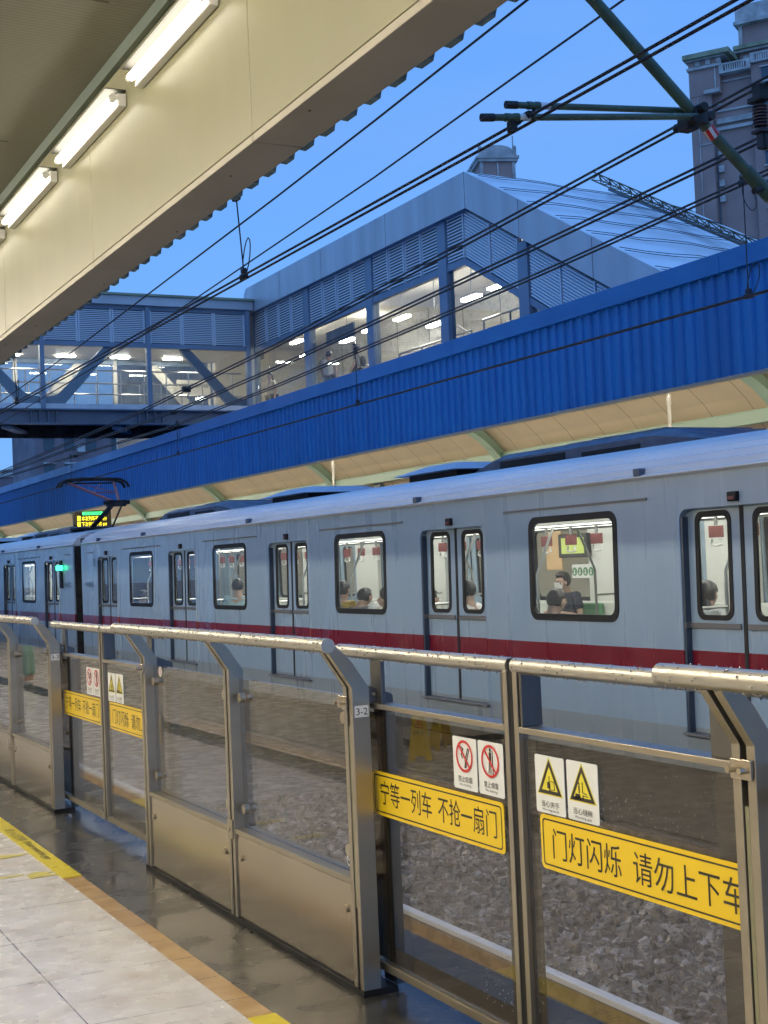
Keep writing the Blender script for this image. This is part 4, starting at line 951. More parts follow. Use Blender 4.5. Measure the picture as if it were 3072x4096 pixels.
mb.v = [(x - .0, y, z + .08) for x, y, z in mb.v]; C('ceiling_sheet', mb, M['ceil'])
mb = MB()
for yy in [1.6, 4.3, 7.2, 9.8, 12.5, 15.2, 18, 21, 24, 27]: mb.add([(2.1, yy, 4.542), (2.1, yy + .02, 4.542), (-8, yy + .42, 4.90), (-8, yy + .40, 4.90)], [(0, 1, 2, 3)])
C('ceiling_joint', mb, M['gap'])
# corrugated roof sheet poking out past the edge
mb = MB(); P_ = .232; y = -4.0; prof = []
while y < 56:
    prof += [(y, 3.49), (y + .09, 3.49), (y + .115, 3.442), (y + .205, 3.442)]; y += P_
n = len(prof)
mb.v = [(x, a, z + (0 if x < 2.62 else -.004)) for x in (2.606, 2.652) for a, z in prof]; mb.f = [(i, i + 1, n + i + 1, n + i) for i in range(n - 1)]
o = C('roof_sheet_edge', mb, M['roofsheet']); sd = o.modifiers.new('sol', 'SOLIDIFY'); sd.thickness = .004
mb = MB(); mb.box(2.595, 2.604, -5, 58, 3.463, 4.5); C('edge_back', mb, M['roofsheet'])
mb = MB(); mb.add([(2.606, -5, 4.58), (2.606, 58, 4.58), (-9, 58, 5.15), (-9, -5, 5.15)], [(0, 1, 2, 3)]); C('roof_sheet', mb, M['roofsheet'])
# columns of the canopy, and the clad one mirrored in the gate glass
def column(x, y, lab):
    k = thing('clad_column', lab, 'column', (x, y, 0))
    mb = MB(); mb.box(-.55, .55, -.55, .55, .0, 4.6); o = build('column_cladding', mb, M['hwhite'], k, bevel=.01)
    mb = MB()
    for z in (.62, 1.24, 1.86, 2.48): mb.box(-.553, .553, -.553, .553, z, z + .006)
    build('cladding_joint', mb, M['gap'], o)
    mb = MB(); mb.box(-.57, .57, -.57, .57, .001, .05); build('column_plinth', mb, M['granite'], k)
column(-1.45, 10.55, 'tile clad column beside the yellow floor signs, mirrored in the nearest gate')
w_ = thing('added_bounce_wall', 'added cream panelled wall behind the near platform, unseen, keeping sky tint off the floor', 'wall', (-7, 0, 0))  # unseen wall added to block the sky's blue tint and bounce warm light
mb = MB(); mb.box(-.1, 0, -8, 60, .12, 4.85); wl = build('wall_panel', mb, M['hwhite'], w_)
mb = MB(); mb.box(-.02, .015, -8, 60, .001, .118); build('skirting', mb, M['granite'], w_)
mb = MB()
for k in range(56): mb.box(.0005, .002, -7.5 + 1.2 * k, -7.494 + 1.2 * k, .12, 4.8)
build('panel_joint', mb, M['gap'], wl)
# tubes along the beam: lit fluorescent battens
TG = 'fluorescent tubes along the canopy beam'
TL = ['long lit fluorescent tube along the beam cut by the top edge of the photo', 'lit fluorescent tube on the beam, second from the top of the photo', 'lit fluorescent tube on the beam, lowest of the fully visible ones at the left edge']
k = 0
for i, (a, b) in enumerate(((-.6, .9), (1.07, 2.6), (2.75, 4.3), (4.45, 6.05), (6.22, 7.45), (7.78, 9.12), (9.45, 10.85), (11.18, 12.55), (12.9, 14.3), (14.6, 16.0), (16.3, 17.7), (18, 19.4), (19.7, 21.1), (21.4, 22.8), (23.1, 24.5), (24.8, 26.2), (26.5, 27.9), (28.2, 29.6))):
    lab = TL[i - 4] if 4 <= i <= 6 else ('lit fluorescent tube on the beam nearer than the photo shows' if i < 4 else 'lit fluorescent tube farther along the beam past the left edge')
    f = thing('fluorescent_light', lab, 'light', (2.28, a, 4.23), TG)
    L_ = b - a
    mb = MB(); mb.box(.02, .07, .0, L_, -.045, .03); build('housing', mb, M['tube_body'], f, bevel=.006)
    mb = MB(); mb.box(-.055, .068, .0, L_, .046, .052); mb.box(.03, .06, .1, L_ - .1, .031, .046); build('hood', mb, M['tube_hood'], f)
    mb = MB(); mb.tube([(-.008, .03, .0), (-.008, L_ - .03, .0)], .022, 12); build('tube', mb, M['tube'], f, smooth=True)
    for ya, yb in ((.0, .0295), (L_ - .0295, L_)):
        mb = MB(); mb.tube([(-.008, ya, .0), (-.008, yb, .0)], .024, 12); build('end_cap', mb, M['tube_body'], f, smooth=True)
# second and third rows of the same tubes over the middle of the platform
for row, X in enumerate((-.6, -3.4)):
    for a in range(-3, 30, 3):
        f = thing('fluorescent_light', 'lit fluorescent tube hanging over the middle of the near platform, outside the photo', 'light', (X, a, 4.55 + .03 * row), 'fluorescent tubes over the platform')
        mb = MB(); mb.box(-.05, .05, 0, 2.4, .03, .08); build('housing', mb, M['tube_body'], f)
        mb = MB(); mb.tube([(0, .03, 0), (0, 2.37, 0)], .03, 10); build('tube', mb, M['tube_mid'], f, smooth=True)

# wet floor signs mirrored in the glass
for i, (x, y, rz, lab) in enumerate(((-.60, 9.42, R(27), 'yellow A-frame wet floor sign with lettering, mirrored in the nearest gate'), (-.98, 9.78, R(85), 'second yellow A-frame wet floor sign standing behind the lettered one'))):
    w = thing('wet_floor_sign', lab, 'floor sign', (x, y, 0), 'yellow wet floor signs'); w.rotation_euler = (0, 0, rz); w.scale = (.6, .6, .6)
    for s in (1, -1):
        mb = MB(); P = [(-.15, 0), (-.07, 0), (-.055, .055), (.055, .055), (.07, 0), (.15, 0), (.085, .55), (.06, .60), (-.06, .60), (-.085, .55)]
        tri = [(a, s * (.13 * (1 - z / .62)), z) for a, z in P]
        vs = tri + [(a, y_ + s * .008, z) for a, y_, z in tri]; n = len(P)
        mb.add(vs, [tuple(range(n)), tuple(range(2 * n - 1, n - 1, -1))] + [(q, (q + 1) % n, n + (q + 1) % n, n + q) for q in range(n)]); pn = build('sign_panel', mb, M['yellow_sign'], w)
        off = lambda z: s * (.13 * (1 - z / .62) + .011)
        def pl(pts): return [(a, off(z), z) for a, z in pts]
        mb = MB(); A, B = pl([(-.055, .40), (.055, .40), (0, .53)]), pl([(-.040, .408), (.040, .408), (0, .512)])
        for q in range(3): r_ = (q + 1) % 3; mb.add([A[q], A[r_], B[r_], B[q]], [(0, 1, 2, 3)])
        mb.add(pl([(-.008, .43), (.008, .43), (.008, .48), (-.008, .48)]), [(0, 1, 2, 3)]); build('warning_triangle', mb, M['red'], pn, fix=False)
        mb = text_mb('小心地滑', .15, .06, (-s * .075 * -1 * -1, off(.33), .31), (s * 1.0, 0, 0), (0, -s * .21, 1)) if False else text_mb('小心地滑', .15, .065, (s * .075, off(.31), .31), (-s, 0, 0), (0, -s * .21, 1)); build('lettering', mb, M['ink'], pn, fix=False)

# ------------------------------------------------------------------ far canopy
XF = 10.3
t = thing('far_canopy', 'blue corrugated fascia canopy with beige vaulted lining over the far platform', 'canopy', (XF, 0, 3.35))
def F(name, mb, mt, parent=None, **k):
    mb.v = [(v[0] - XF, v[1], v[2] - 3.35) for v in mb.v]; return build(name, mb, mt, parent or t, **k)
pr = []; y = -12.0; p_ = .198
while y < 130:
    pr += [(y, 0), (y + .016, -.030), (y + .056, -.030), (y + .072, 0)]; y += p_
n = len(pr); mb = MB()
mb.v = [(XF + .03 + d, a, z) for z in (3.372, 4.52) for a, d in pr]; mb.f = [(i, i + 1, n + i + 1, n + i) for i in range(n - 1)]
F('corrugated_fascia', mb, M['blue'])
mb = MB()
y = -12.0
while y < 130:
    mb.box(XF - .045, XF + .06, y + .002, min(y + 6.0, 130) - .002, 4.512, 4.735); y += 6.0
F('cap_flashing', mb, M['blue_cap'], bevel=.006)
mb = MB(); mb.box(XF + .0, XF + .09, -12, 130, 3.335, 3.369); F('bottom_trim', mb, M['soffit'])
mb = MB(); mb.box(XF + .062, XF + .09, -12, 130, 3.371, 4.70); F('fascia_back', mb, M['beige'])
# lining: ceiling then a cove down to the mint beam
th_ = [R(q) for q in range(0, 91, 9)]
cx_, cz_, Rr = 14.0, 2.30, 2.32
sec = [(XF + .092, 4.62)] + [(cx_ + Rr * math.sin(q), cz_ + Rr * math.cos(q)) for q in th_]
mb = MB(); y = -8.3
PANEL = 1.045
while y < 125:
    a, b = y + .006, y + PANEL - .006; o_ = len(mb.v)
    mb.v += [(x, yy, z) for yy in (a, b) for x, z in sec]; n = len(sec)
    mb.f += [(o_ + i, o_ + i + 1, o_ + n + i + 1, o_ + n + i) for i in range(n - 1)]; y += PANEL
o = F('lining_panels', mb, M['beige'])
mb = MB(); n = len(sec); mb.v = [(x + .02, yy, z + .03) for yy in (-10, 127) for x, z in sec]; mb.f = [(i, i + 1, n + i + 1, n + i) for i in range(n - 1)]; F('lining_backing', mb, M['gap'])
mb = MB(); mb.add([(XF + .06, -12, 4.72), (XF + .06, 130, 4.72), (15.9, 130, 4.95), (15.9, -12, 4.95)], [(0, 1, 2, 3)]); F('roof_sheet', mb, M['blue_cap'])
for y in [25.7 + 8.65 * k for k in range(-3, 11)]:
    S2 = [(cx_ + (Rr - .015) * math.sin(q), cz_ + (Rr - .015) * math.cos(q)) for q in th_]; S3 = [(cx_ + (Rr - .20) * math.sin(q), cz_ + (Rr - .20) * math.cos(q)) for q in reversed(th_)]
    mb = MB(); mb.prism([(XF + .1, 4.60)] + S2 + S3 + [(XF + .1, 4.42)], 'y', y - .03, y + .03)
    w1 = [(cx_ + (Rr - .205) * math.sin(q), cz_ + (Rr - .205) * math.cos(q)) for q in th_]; w2 = [(cx_ + (Rr - .225) * math.sin(q), cz_ + (Rr - .225) * math.cos(q)) for q in reversed(th_)]
    mb.prism([(XF + .1, 4.415)] + w1 + w2 + [(XF + .1, 4.395)], 'y', y - .14, y + .14)
    F('curved_rib', mb, M['mint'])
mb = MB(); mb.box(15.72, 15.84, -12, 128, 3.52, 3.70); mb.box(15.70, 15.86, -12, 128, 3.50, 3.518); mb.box(15.70, 15.86, -12, 128, 3.702, 3.72); F('purlin', mb, M['mint'])
mb = MB(); mb.box(16.3, 16.34, -12, 128, -.2, 2.28); F('back_wall', mb, M['hwhite'])
for y, lab in ((15.2, 'white vertical pipe hanging from the far canopy, nearer one at the right'), (26.2, 'white vertical pipe hanging from the far canopy, farther one in the middle')):
    mb = MB(); mb.tube([(12, y, .05), (12, y, 4.6)], .026, 12); mb.tube([(12, y, 3.46), (12, y, 3.56)], .033, 12); tag(build('white_pipe', mb, M['pipe'], smooth=True), lab, 'pipe', 'white pipes under the far canopy')
for a in range(-8, 100, 4):
    f = thing('fluorescent_light', 'lit fluorescent tube under the far canopy, hidden behind the blue fascia', 'light', (11.6, a, 4.35), 'fluorescent tubes under the far canopy')
    mb = MB(); mb.box(-.05, .05, 0, 3.0, .035, .09); build('housing', mb, M['tube_body'], f)
    mb = MB(); mb.tube([(0, 0, 0), (0, 3.0, 0)], .032, 8); build('tube', mb, M['tube_far'], f)
# led display hanging over the far platform, facing along it
t = thing('led_display', 'hanging black display with green and yellow lit lettering over the far platform', 'display', (11.95, 45, 3.26))
mb = MB(); mb.box(-.62, .62, 0, .16, -.30, .30); build('display_case', mb, M['pis_case'], t, bevel=.02)
mb = MB(); mb.tube([(-.4, .08, .3), (-.4, .08, 1.3)], .02, 8); mb.tube([(.4, .08, .3), (.4, .08, 1.3)], .02, 8); build('hanger', mb, M['rail'], t)
rg = random.Random(11)
mb = MB(); mb.add([(-.33, -.004, .155), (.34, -.004, .155), (.34, -.004, .255), (-.33, -.004, .255)], [(0, 1, 2, 3)]); o = build('green_line', mb, M['pis_green'], t, fix=False)
build('lettering', text_mb('开往方向', .5, .08, (-.25, -.008, .165), (1, 0, 0), (0, 0, 1)), M['ink'], o, fix=False)
mb = MB(); mb.box(-.53, .49, -.003, -.001, -.25, .150); scr = build('led_panel', mb, M['pis_case'], t)
for z0 in (-.22, -.03):
    mb = MB(); mb.add([(-.50, -.006, z0), (-.40, -.006, z0), (-.40, -.006, z0 + .155), (-.50, -.006, z0 + .155)], [(0, 1, 2, 3)]); build('led_block', mb, M['pis_yellow'], scr, fix=False)
    build('lettering', text_mb('本次列车开往' if z0 > -.1 else '下次列车开往', .66, .15, (-.36, -.006, z0), (1, 0, 0), (0, 0, 1)), M['pis_yellow'], scr, fix=False)
    build('lettering', text_mb('3分' if z0 > -.1 else '8分', .13, .12, (.335, -.006, z0), (1, 0, 0), (0, 0, 1)), M['pis_yellow'], scr, fix=False)

# ------------------------------------------------------------------ overhead line
def wire(name, label, pts, r, cat='wire', group='overhead wires', twin=0, sag=0):
    mb = MB()
    for k in range(2 if twin else 1):
        P = [Vector(p) + Vector((twin * k, 0, -twin * .3 * k)) for p in pts]
        mb.tube(P, r * 1.2, 6, True)
    return tag(build(name, mb, M['wire'], smooth=True), label, cat, group)
wire('contact_wire', 'double contact wire held by the clamps of the two short green arms', [(4.07, -6, 3.835), (4.07, 3, 3.832), (4.07, 6.3, 3.827), (4.07, 10.5, 3.838), (4.07, 19.1, 3.86), (4.07, 30, 3.85), (4.07, 80, 3.85)], .0075, twin=.042)
wire('overhead_wire', 'highest single wire crossing the sky beside the canopy edge', [(4.07, 2, 4.62), (4.07, 6.2, 4.44), (4.07, 8.0, 4.354), (4.07, 9.74, 4.282), (4.07, 15.9, 4.07), (4.07, 20.1, 3.985), (4.07, 80, 3.9)], .0065)
wire('overhead_wire', 'single wire running above the double contact wire and behind the thick tube', [(5.0, 3, 5.0), (5.0, 6.57, 4.726), (5.0, 7.65, 4.677), (5.0, 9.9, 4.563), (5.0, 18.2, 4.277), (5.0, 24.8, 4.186), (5.0, 80, 4.1)], .0065)
wire('feeder_cable', 'twin cable passing the joint of the green tube to the ribbed insulator', [(6.5, 2, 4.75), (6.5, 7.03, 4.604), (6.5, 10.04, 4.462), (6.5, 15.74, 4.192), (6.5, 22, 4.021), (6.5, 32.4, 3.915), (6.5, 80, 3.9)], .0085, twin=.05)
wire('feeder_cable', 'twin cable crossing below the green tube joint', [(7.6, 3, 4.83), (7.6, 8.25, 4.69), (7.6, 11.78, 4.553), (7.6, 18.43, 4.331), (7.6, 22.87, 4.243), (7.6, 37.85, 4.264), (7.6, 90, 4.3)], .0095, twin=.055)
wire('messenger_wire', 'twin messenger wire with the loop droppers above the blue fascia', [(8.78, 3, 5.05), (8.78, 9.55, 4.865), (8.78, 13.63, 4.696), (8.78, 21.3, 4.472), (8.78, 27.0, 4.381), (8.78, 43.7, 4.564), (8.78, 90, 4.8)], .0095, twin=.055)
wire('contact_wire', 'contact wire in front of the blue fascia, touching the pantograph', [(8.78, -6, 3.79), (8.78, 13.7, 3.785), (8.78, 33, 3.783), (8.78, 90, 3.78)], .0125)
# cable clips on the twin wires
for nm, X, y, z in (('feeder_cable', 6.5, 19.2, 4.1), ('feeder_cable.001', 7.6, 23.2, 4.24), ('messenger_wire', 8.78, 27.0, 4.38), ('messenger_wire', 8.78, 34.6, 4.46)):
    mb = MB(); mb.box(X - .03, X + .09, y - .04, y + .04, z - .05, z + .03); build('cable_clip', mb, M['wire'], bpy.data.objects[nm], bevel=.01)
# droppers
def dropper(X, y, z0, z1, lab, loop_low=True, loop_high=False, lean_=0):
    t = thing('dropper', lab, 'dropper', (X, y, z1), 'loop droppers of the overhead line')
    mb = MB(); mb.tube([(0, lean_, z0 - z1), (0, 0, .06)], .006, 6); o = build('dropper_wire', mb, M['wire'], t)
    for zc, on in ((.0, loop_low), (z0 - z1, loop_high)):
        yy = lean_ if zc else 0; mb = MB(); mb.box(-.022, .022, yy - .05, yy + .05, zc - .02, zc + .025); mb.box(-.018, .018, yy - .03, yy + .03, zc + .03, zc + .07); build('clamp', mb, M['wire'], t, bevel=.006)
        if on:
            mb = MB(); s = 1 if not zc else -1; pts = []
            for k in range(13):
                a = math.pi * 2 * k / 12; pts.append((.0, yy - .075 + .075 * math.cos(a) - .05 * math.sin(a), zc + s * (.15 + .14 * math.sin(a))))
            mb.tube(pts, .005, 5); build('wire_loop', mb, M['wire'], o, smooth=True)
dropper(4.09, 10.5, 4.50, 3.835, 'dropper with wire loop hanging from the canopy side onto the double contact wire', lean_=.1)
dropper(4.09, 19.1, 4.50, 3.862, 'dropper with wire loop at the left edge in front of the footbridge', lean_=.1)
dropper(8.79, 9.9, 4.84, 3.785, 'right hand loop dropper between messenger and contact wire over the blue fascia', True, True)
dropper(8.79, 18.25, 4.55, 3.785, 'loop dropper in front of the hall windows and blue fascia', True, True)
dropper(8.79, 26.5, 4.385, 3.785, 'small loop dropper below the footbridge girder', False, True)
dropper(8.79, 35.0, 4.46, 3.785, 'farthest loop dropper, near the pantograph', False, True)
# cantilever with two steady arms
CY = 6.30
t = thing('catenary_bracket', 'dark green sloping tube with two short steady arms and a red and white reflective band', 'catenary bracket', (5.27, CY, 3.96))
def K(name, mb, mt, parent=None, **k):
    mb.v = [(v[0] - 5.27, v[1] - CY, v[2] - 3.96) for v in mb.v]; return build(name, mb, mt, parent or t, **k)
mb = MB(); mb.tube([(4.02, CY, 4.99), (4.59, CY, 4.566), (5.27, CY, 3.985), (5.70, CY, 3.635), (6.4, CY, 3.06)], .034, 16); tb = K('inclined_tube', mb, M['tube_green'], smooth=True)
mb = MB(); mb.tube([(5.62, CY, 3.70), (5.80, CY, 3.553)], .043, 16); K('tube_sleeve', mb, M['tube_green'], smooth=True)
mb = MB(); mb.tube([(5.345, CY, 3.923), (5.40, CY, 3.878)], .0355, 16); K('reflective_band', mb, M['white_plate'], tb, smooth=True)
mb = MB()
for k in range(5):
    a0 = 2 * math.pi * k / 5; d = Vector((.774, 0, -.633)); n1 = Vector((0, 1, 0)); n2 = d.cross(n1); c0, c1 = Vector((5.345, CY, 3.923)), Vector((5.40, CY, 3.878)); pt = lambda c, a: c + (n1 * math.cos(a) + n2 * math.sin(a)) * .0372
    mb.add([pt(c0, a0), pt(c0, a0 + .6), pt(c1, a0 + .3)], [(0, 1, 2)]); mb.add([pt(c1, a0 + .3), pt(c1, a0 + .95), pt(c0, a0 + .62)], [(0, 1, 2)])
K('red_triangles', mb, M['red'], tb, fix=False)
mb = MB(); mb.box(5.225, 5.315, CY - .06, CY + .06, 3.925, 4.01); mb.disc((5.26, CY - .10, 4.01), 'y', .03, .2, 10); mb.disc((5.20, CY - .10, 3.93), 'y', .028, .2, 10); mb.box(5.17, 5.25, CY - .05, CY + .05, 3.89, 3.97); mb.disc((5.34, CY - .06, 3.98), 'y', .03, .12, 10); K('tube_clamp', mb, M['under'], bevel=.008)
for (x0, z0, x1, z1, dy, cl) in ((3.83, 3.803, 5.22, 3.955, -.07, 3.905), (4.07, 3.94, 5.38, 4.045, .07, 4.06)):
    y = CY + dy; L_ = Vector((x1 - x0, 0, z1 - z0)); at = lambda q: tuple(Vector((x0, y, z0)) + L_ * q)
    mb = MB(); mb.tube([at(.0), at(1)], .0185, 12); o = K('steady_arm', mb, M['tube_green'], smooth=True)
    mb = MB(); mb.tube([at(-.03), at(.025)], .0215, 12); K('end_cap', mb, M['wire'], o, smooth=True)
    mb = MB(); mb.tube([at(.075), at(.095)], .0225, 12); mb.tube([at(.115), at(.135)], .0225, 12); mb.tube([at(.08), at(.13)], .0205, 12); K('collar', mb, M['tube_green'], o, smooth=True)
    mb = MB(); mb.tube([at(.135), at(.185)], .0195, 12); K('white_band', mb, M['white_plate'], o, smooth=True)
    p = Vector(at(.105)); mb = MB(); mb.tube([p, (p.x + .005, y, p.z - .055)], .012, 8); mb.box(p.x - .02, p.x + .022, y - .022, y + .022, p.z - .08, p.z - .05); mb.tube([(p.x, y, p.z - .06), (4.08, y, 3.845)], .010, 6); mb.box(4.055, 4.10, y - .04, y + .04, 3.827, 3.855); K('wire_clamp', mb, M['under'], o, bevel=.004)
mb = MB(); mb.box(5.82, 5.86, CY - .03, CY + .03, 3.60, 3.64); K('wire_eye', mb, M['bolt'])
mb = MB(); mb.tube([(5.69, CY - .05, 3.58), (5.62, CY - .06, 3.56)], .02, 8); K('hanging_bolt', mb, M['under'])
mb = MB(); mb.box(6.33, 6.47, CY - .07, CY + .07, -1.3, 4.6); 
tag(build('catenary_mast', mb, M['tube_green']), 'dark green mast between the tracks that carries the sloping tube, outside the right edge', 'mast')
mb = MB(); mb.ball((5.93, CY - .04, 3.50), .05, 12, 8); mb.ball((5.97, CY - .04, 3.44), .06, 12, 8); K('white_insulator', mb, mat('porcelain', (.35, .36, .36), .25), smooth=True)
# ribbed insulator on the feeder
t = thing('ribbed_insulator', 'brown ribbed insulator on a black bracket holding the feeder cable', 'insulator', (6.52, 7.14, 4.455))
mb = MB(); z = .10
prof = [(0, .03)]
for k in range(7): prof += [(-.01 - k * .022, .036), (-.016 - k * .022, .054), (-.021 - k * .022, .054), (-.028 - k * .022, .036)]
mb.tube([(0, 0, a) for a, r in prof], [r for a, r in prof], 18); build('porcelain_sheds', mb, M['insul'], t, smooth=True)
mb = MB(); mb.box(-.05, .05, -.07, .07, .01, .05); mb.box(-.03, .07, -.04, .04, .05, .13); build('cable_clamp', mb, M['under'], t, bevel=.008)
mb = MB(); mb.box(-.045, .045, -.05, .05, -.20, -.175); mb.box(.0, .30, -.04, .04, -.30, -.205); mb.box(-.02, .04, -.03, .03, -.30, -.20); build('bracket', mb, M['wire'], t, bevel=.005)

# ------------------------------------------------------------------ footbridge (crosses the tracks)
BY = 40.0
t = thing('footbridge', 'grey blue steel truss footbridge with louvres and glass crossing the tracks', 'footbridge', (9, BY, 5.8))
def G(name, mb, mt, parent=None, **k):
    mb.v = [(v[0] - 9, v[1] - BY, v[2] - 5.8) for v in mb.v]; return build(name, mb, mt, parent or t, **k)
BX = [3.0, 6.15, 9.29, 12.44, 15.585]
def louvre(mb, x0, x1, y, z0, z1, axis='x', n=17, sgn=1):
    """slats in a vertical plane; axis 'x' runs along x at depth y; sgn: side the slats face"""
    st = (z1 - z0) / n
    for k in range(n):
        z = z0 + k * st
        pr = [(y - .045 * sgn, z + .002), (y - .050 * sgn, z + .002), (y - .047 * sgn, z + st * .56), (y - .010 * sgn, z + st * .80), (y - .010 * sgn, z + st * .72), (y - .042 * sgn, z + st * .52)]
        if axis == 'x': mb.prism(pr, 'x', x0, x1)
        else: mb.prism(pr, 'y', x0, x1)
for face, Y in ((1, BY), (-1, BY + 3.5)):
    f = face
    for X in BX:
        mb = MB(); mb.box(X - .065, X + .065, Y - .16 if f > 0 else Y - .02, Y + .02 if f > 0 else Y + .16, 6.27, 9.33); G('column', mb, M['bridge'] if f > 0 else M['hwhite'], bevel=.006)  # back columns coloured pale to make the interior look brightly lit
    for i in range(4):
        a, b = BX[i] + .066, BX[i + 1] - .066
        mb = MB(); mb.box(a, b, Y - .09, Y + .06, 8.10, 8.235); mb.box(a, b, Y - .07, Y + .05, 9.215, 9.335); G('cross_rail', mb, M['bridge'])
        w = (b - a) / 3
        for j in range(3):
            u0, u1 = a + j * w + .03, a + (j + 1) * w - .03
            mb = MB(); louvre(mb, u0 + .02, u1 - .02, Y - .03 * f, 8.26, 9.20, sgn=f); lv = G('louvre_panel', mb, M['louver'])
            for q in (u0 - .02, u1 - .02):
                mb = MB(); mb.box(q, q + .04, Y - .085 if f > 0 else Y + .02, Y - .02 if f > 0 else Y + .085, 8.237, 9.213); G('louvre_frame', mb, M['louver'], lv)
            mb = MB(); mb.box(u0, u1, Y + .01 * f, Y + .018 * f, 8.24, 9.21) if f > 0 else mb.box(u0, u1, Y - .018, Y - .01, 8.24, 9.21); G('louvre_shade_sheet', mb, M['louver_back'], lv)
            mb = MB(); mb.box(a + j * w + .004, a + (j + 1) * w - .004, Y - .005, Y + .005, 6.42, 8.095); G('glass_pane', mb, M['hglass'])
        # diagonals with curved feet
        up_right = (i % 2 == 0)
        mb = MB()
        xb0, xb1, xt0, xt1 = (a + .12, a + .60, b - 1.27, b - .93)
        P = [(a + .0, 6.43), (xb1, 6.43), (xt1, 8.095), (xt0, 8.095), (xb0 + .40, 6.82), (xb0 + .27, 6.70), (xb0 + .08, 6.64), (a, 6.63)]
        if not up_right: pass
        # bays alternate: 1st leans down to the right column, 2nd up to the right, 3rd down to the right
        mir = (i % 2 == 1)
        if mir: P = [(a + b - x, z) for x, z in reversed(P)]
        mb.prism(P, 'y', Y + .02 if f > 0 else Y - .14, Y + .14 if f > 0 else Y - .02)
        G('truss_diagonal', mb, M['bridge'] if f > 0 else M['hwhite'])  # back diagonals likewise pale, brightening the interior by colour
    mb = MB(); mb.box(BX[0] - .5, 15.62, Y - .10, Y + .10, 6.265, 6.415); G('kick_plate', mb, M['kick'])
    mb = MB(); mb.box(BX[0] - 2, 15.7, Y - .02, Y + .02, 5.86, 6.22); mb.box(BX[0] - 2, 15.7, Y - .18, Y + .18, 5.82, 5.858); mb.box(BX[0] - 2, 15.7, Y - .18, Y + .18, 6.222, 6.262)
    for X in BX:
        for d in (-.36, -.12, .12, .36): mb.box(X + d - .012, X + d + .012, Y - .16, Y - .021, 5.859, 6.221)
    G('edge_girder', mb, M['girder'])
    mb = MB(); mb.box(BX[0] - 1, 15.75, Y - .22 if f > 0 else Y - .05, Y + .05 if f > 0 else Y + .22, 9.34, 9.60); G('eaves_fascia', mb, M['alu'])
    mb = MB(); mb.box(BX[0] - 1, 15.78, Y - .30 if f > 0 else Y - .05, Y + .05 if f > 0 else Y + .30, 9.605, 9.67); G('eaves_edge', mb, M['moss'])
mb = MB(); mb.box(BX[0] - 1, 15.7, BY + .06, BY + 3.44, 9.61, 9.66); G('roof_sheet', mb, M['hroof'])
mb = MB(); mb.box(BX[0] - 1, 15.7, BY + .10, BY + 3.40, 8.24, 8.28); G('ceiling', mb, M['hwhite'])
mb = MB(); mb.box(BX[0] - 1, 15.7, BY + .12, BY + 3.38, 6.27, 6.33); G('walkway_floor', mb, M['hfloor'])
mb = MB(); mb.box(BX[0] - 1, 15.7, BY + .19, BY + 3.3, 6.0, 6.2); mb.box(BX[0] - 1, 15.7, BY + 1.7, BY + 1.8, 5.6, 5.99); G('floor_deck', mb, M['under'])
mb = MB()
for X in (5.2, 8.3, 11.5, 14.6): mb.add([(X - .16, BY + .2, 5.80), (X + .16, BY + .2, 5.80), (X + 1.7, BY + 3.3, 5.80), (X + 1.35, BY + 3.3, 5.80)], [(0, 1, 2, 3)])
o = G('floor_bracing', mb, M['bridge']); sd = o.modifiers.new('sol', 'SOLIDIFY'); sd.thickness = .08
for a in (3.6, 5.3, 7.0, 8.7, 10.4, 12.1, 13.8):
    mb = MB(); mb.box(a, a + .55, BY + .45, BY + .60, 8.20, 8.236); mb.box(a, a + .55, BY + 2.6, BY + 2.75, 8.20, 8.236); G('ceiling_light', mb, M['hlight'])
mb = MB()
for Y in (BY + .35, BY + 3.1):
    for z in (6.75, 7.45): mb.tube([(3, Y, z), (15.5, Y, z)], .025, 6)
    for k in range(18): mb.tube([(3.3 + .7 * k, Y, 6.33), (3.3 + .7 * k, Y, 7.45)], .02, 6)
G('handrail', mb, M['rail'], smooth=True)

# ------------------------------------------------------------------ station hall beyond the far platform
HX = 16.0
t = thing('station_hall', 'glazed station hall with grey fascia, louvres and a roof sloping down over the stairs', 'station hall', (HX, 34, 6))
def Hh(name, mb, mt, parent=None, **k):
    mb.v = [(v[0] - HX, v[1] - 34, v[2] - 6) for v in mb.v]; return build(name, mb, mt, parent or t, **k)
def sl(y, z_at_27, k=.535): return z_at_27 - max(0, 27.2 - y) * k
# fascia (proud of the wall), level part and falling part, in sheets with open joints
FX = 15.78; fs = FX / 16
def fz(y, z): return (y * fs, 1.5 + (z - 1.5) * fs)
def fascia(y0, y1):
    P = [fz(y0, sl(y0, 10.24)), fz(y1, sl(y1, 10.24)), fz(y1, sl(y1, 9.41)), fz(y0, sl(y0, 9.41))]
    mb = MB(); mb.prism(P, 'x', FX, FX + .04); return mb
edges = [14.0, 17.0, 19.6, 22.4, 25.0, 27.2, 31.2, 35.2, 38.2, 40.95]
for a, b in zip(edges[:-1], edges[1:]): Hh('fascia_sheet', fascia(a + .012, b - .012), M['alu'])
mb = MB(); P = []
for a, b in ((14.0, 27.2), (27.2, 40.95)):
    q = [fz(a, sl(a, 9.41)), fz(b, sl(b, 9.41))]; mb.add([(FX + .01, *q[0]), (FX + .01, *q[1]), (16.2, q[1][0], q[1][1]), (16.2, q[0][0], q[0][1])], [(0, 1, 2, 3)])
Hh('fascia_soffit', mb, M['bridge'])
mb = MB(); mb.prism([fz(40.95, 10.24), fz(40.95, 9.41), (40.6, 9.2), (40.6, 9.95)], 'x', FX + .001, 22); Hh('end_fascia', mb, M['alu'])
cols = [20.9, 24.77, 28.2, 32.09, 36.15, 40.4]
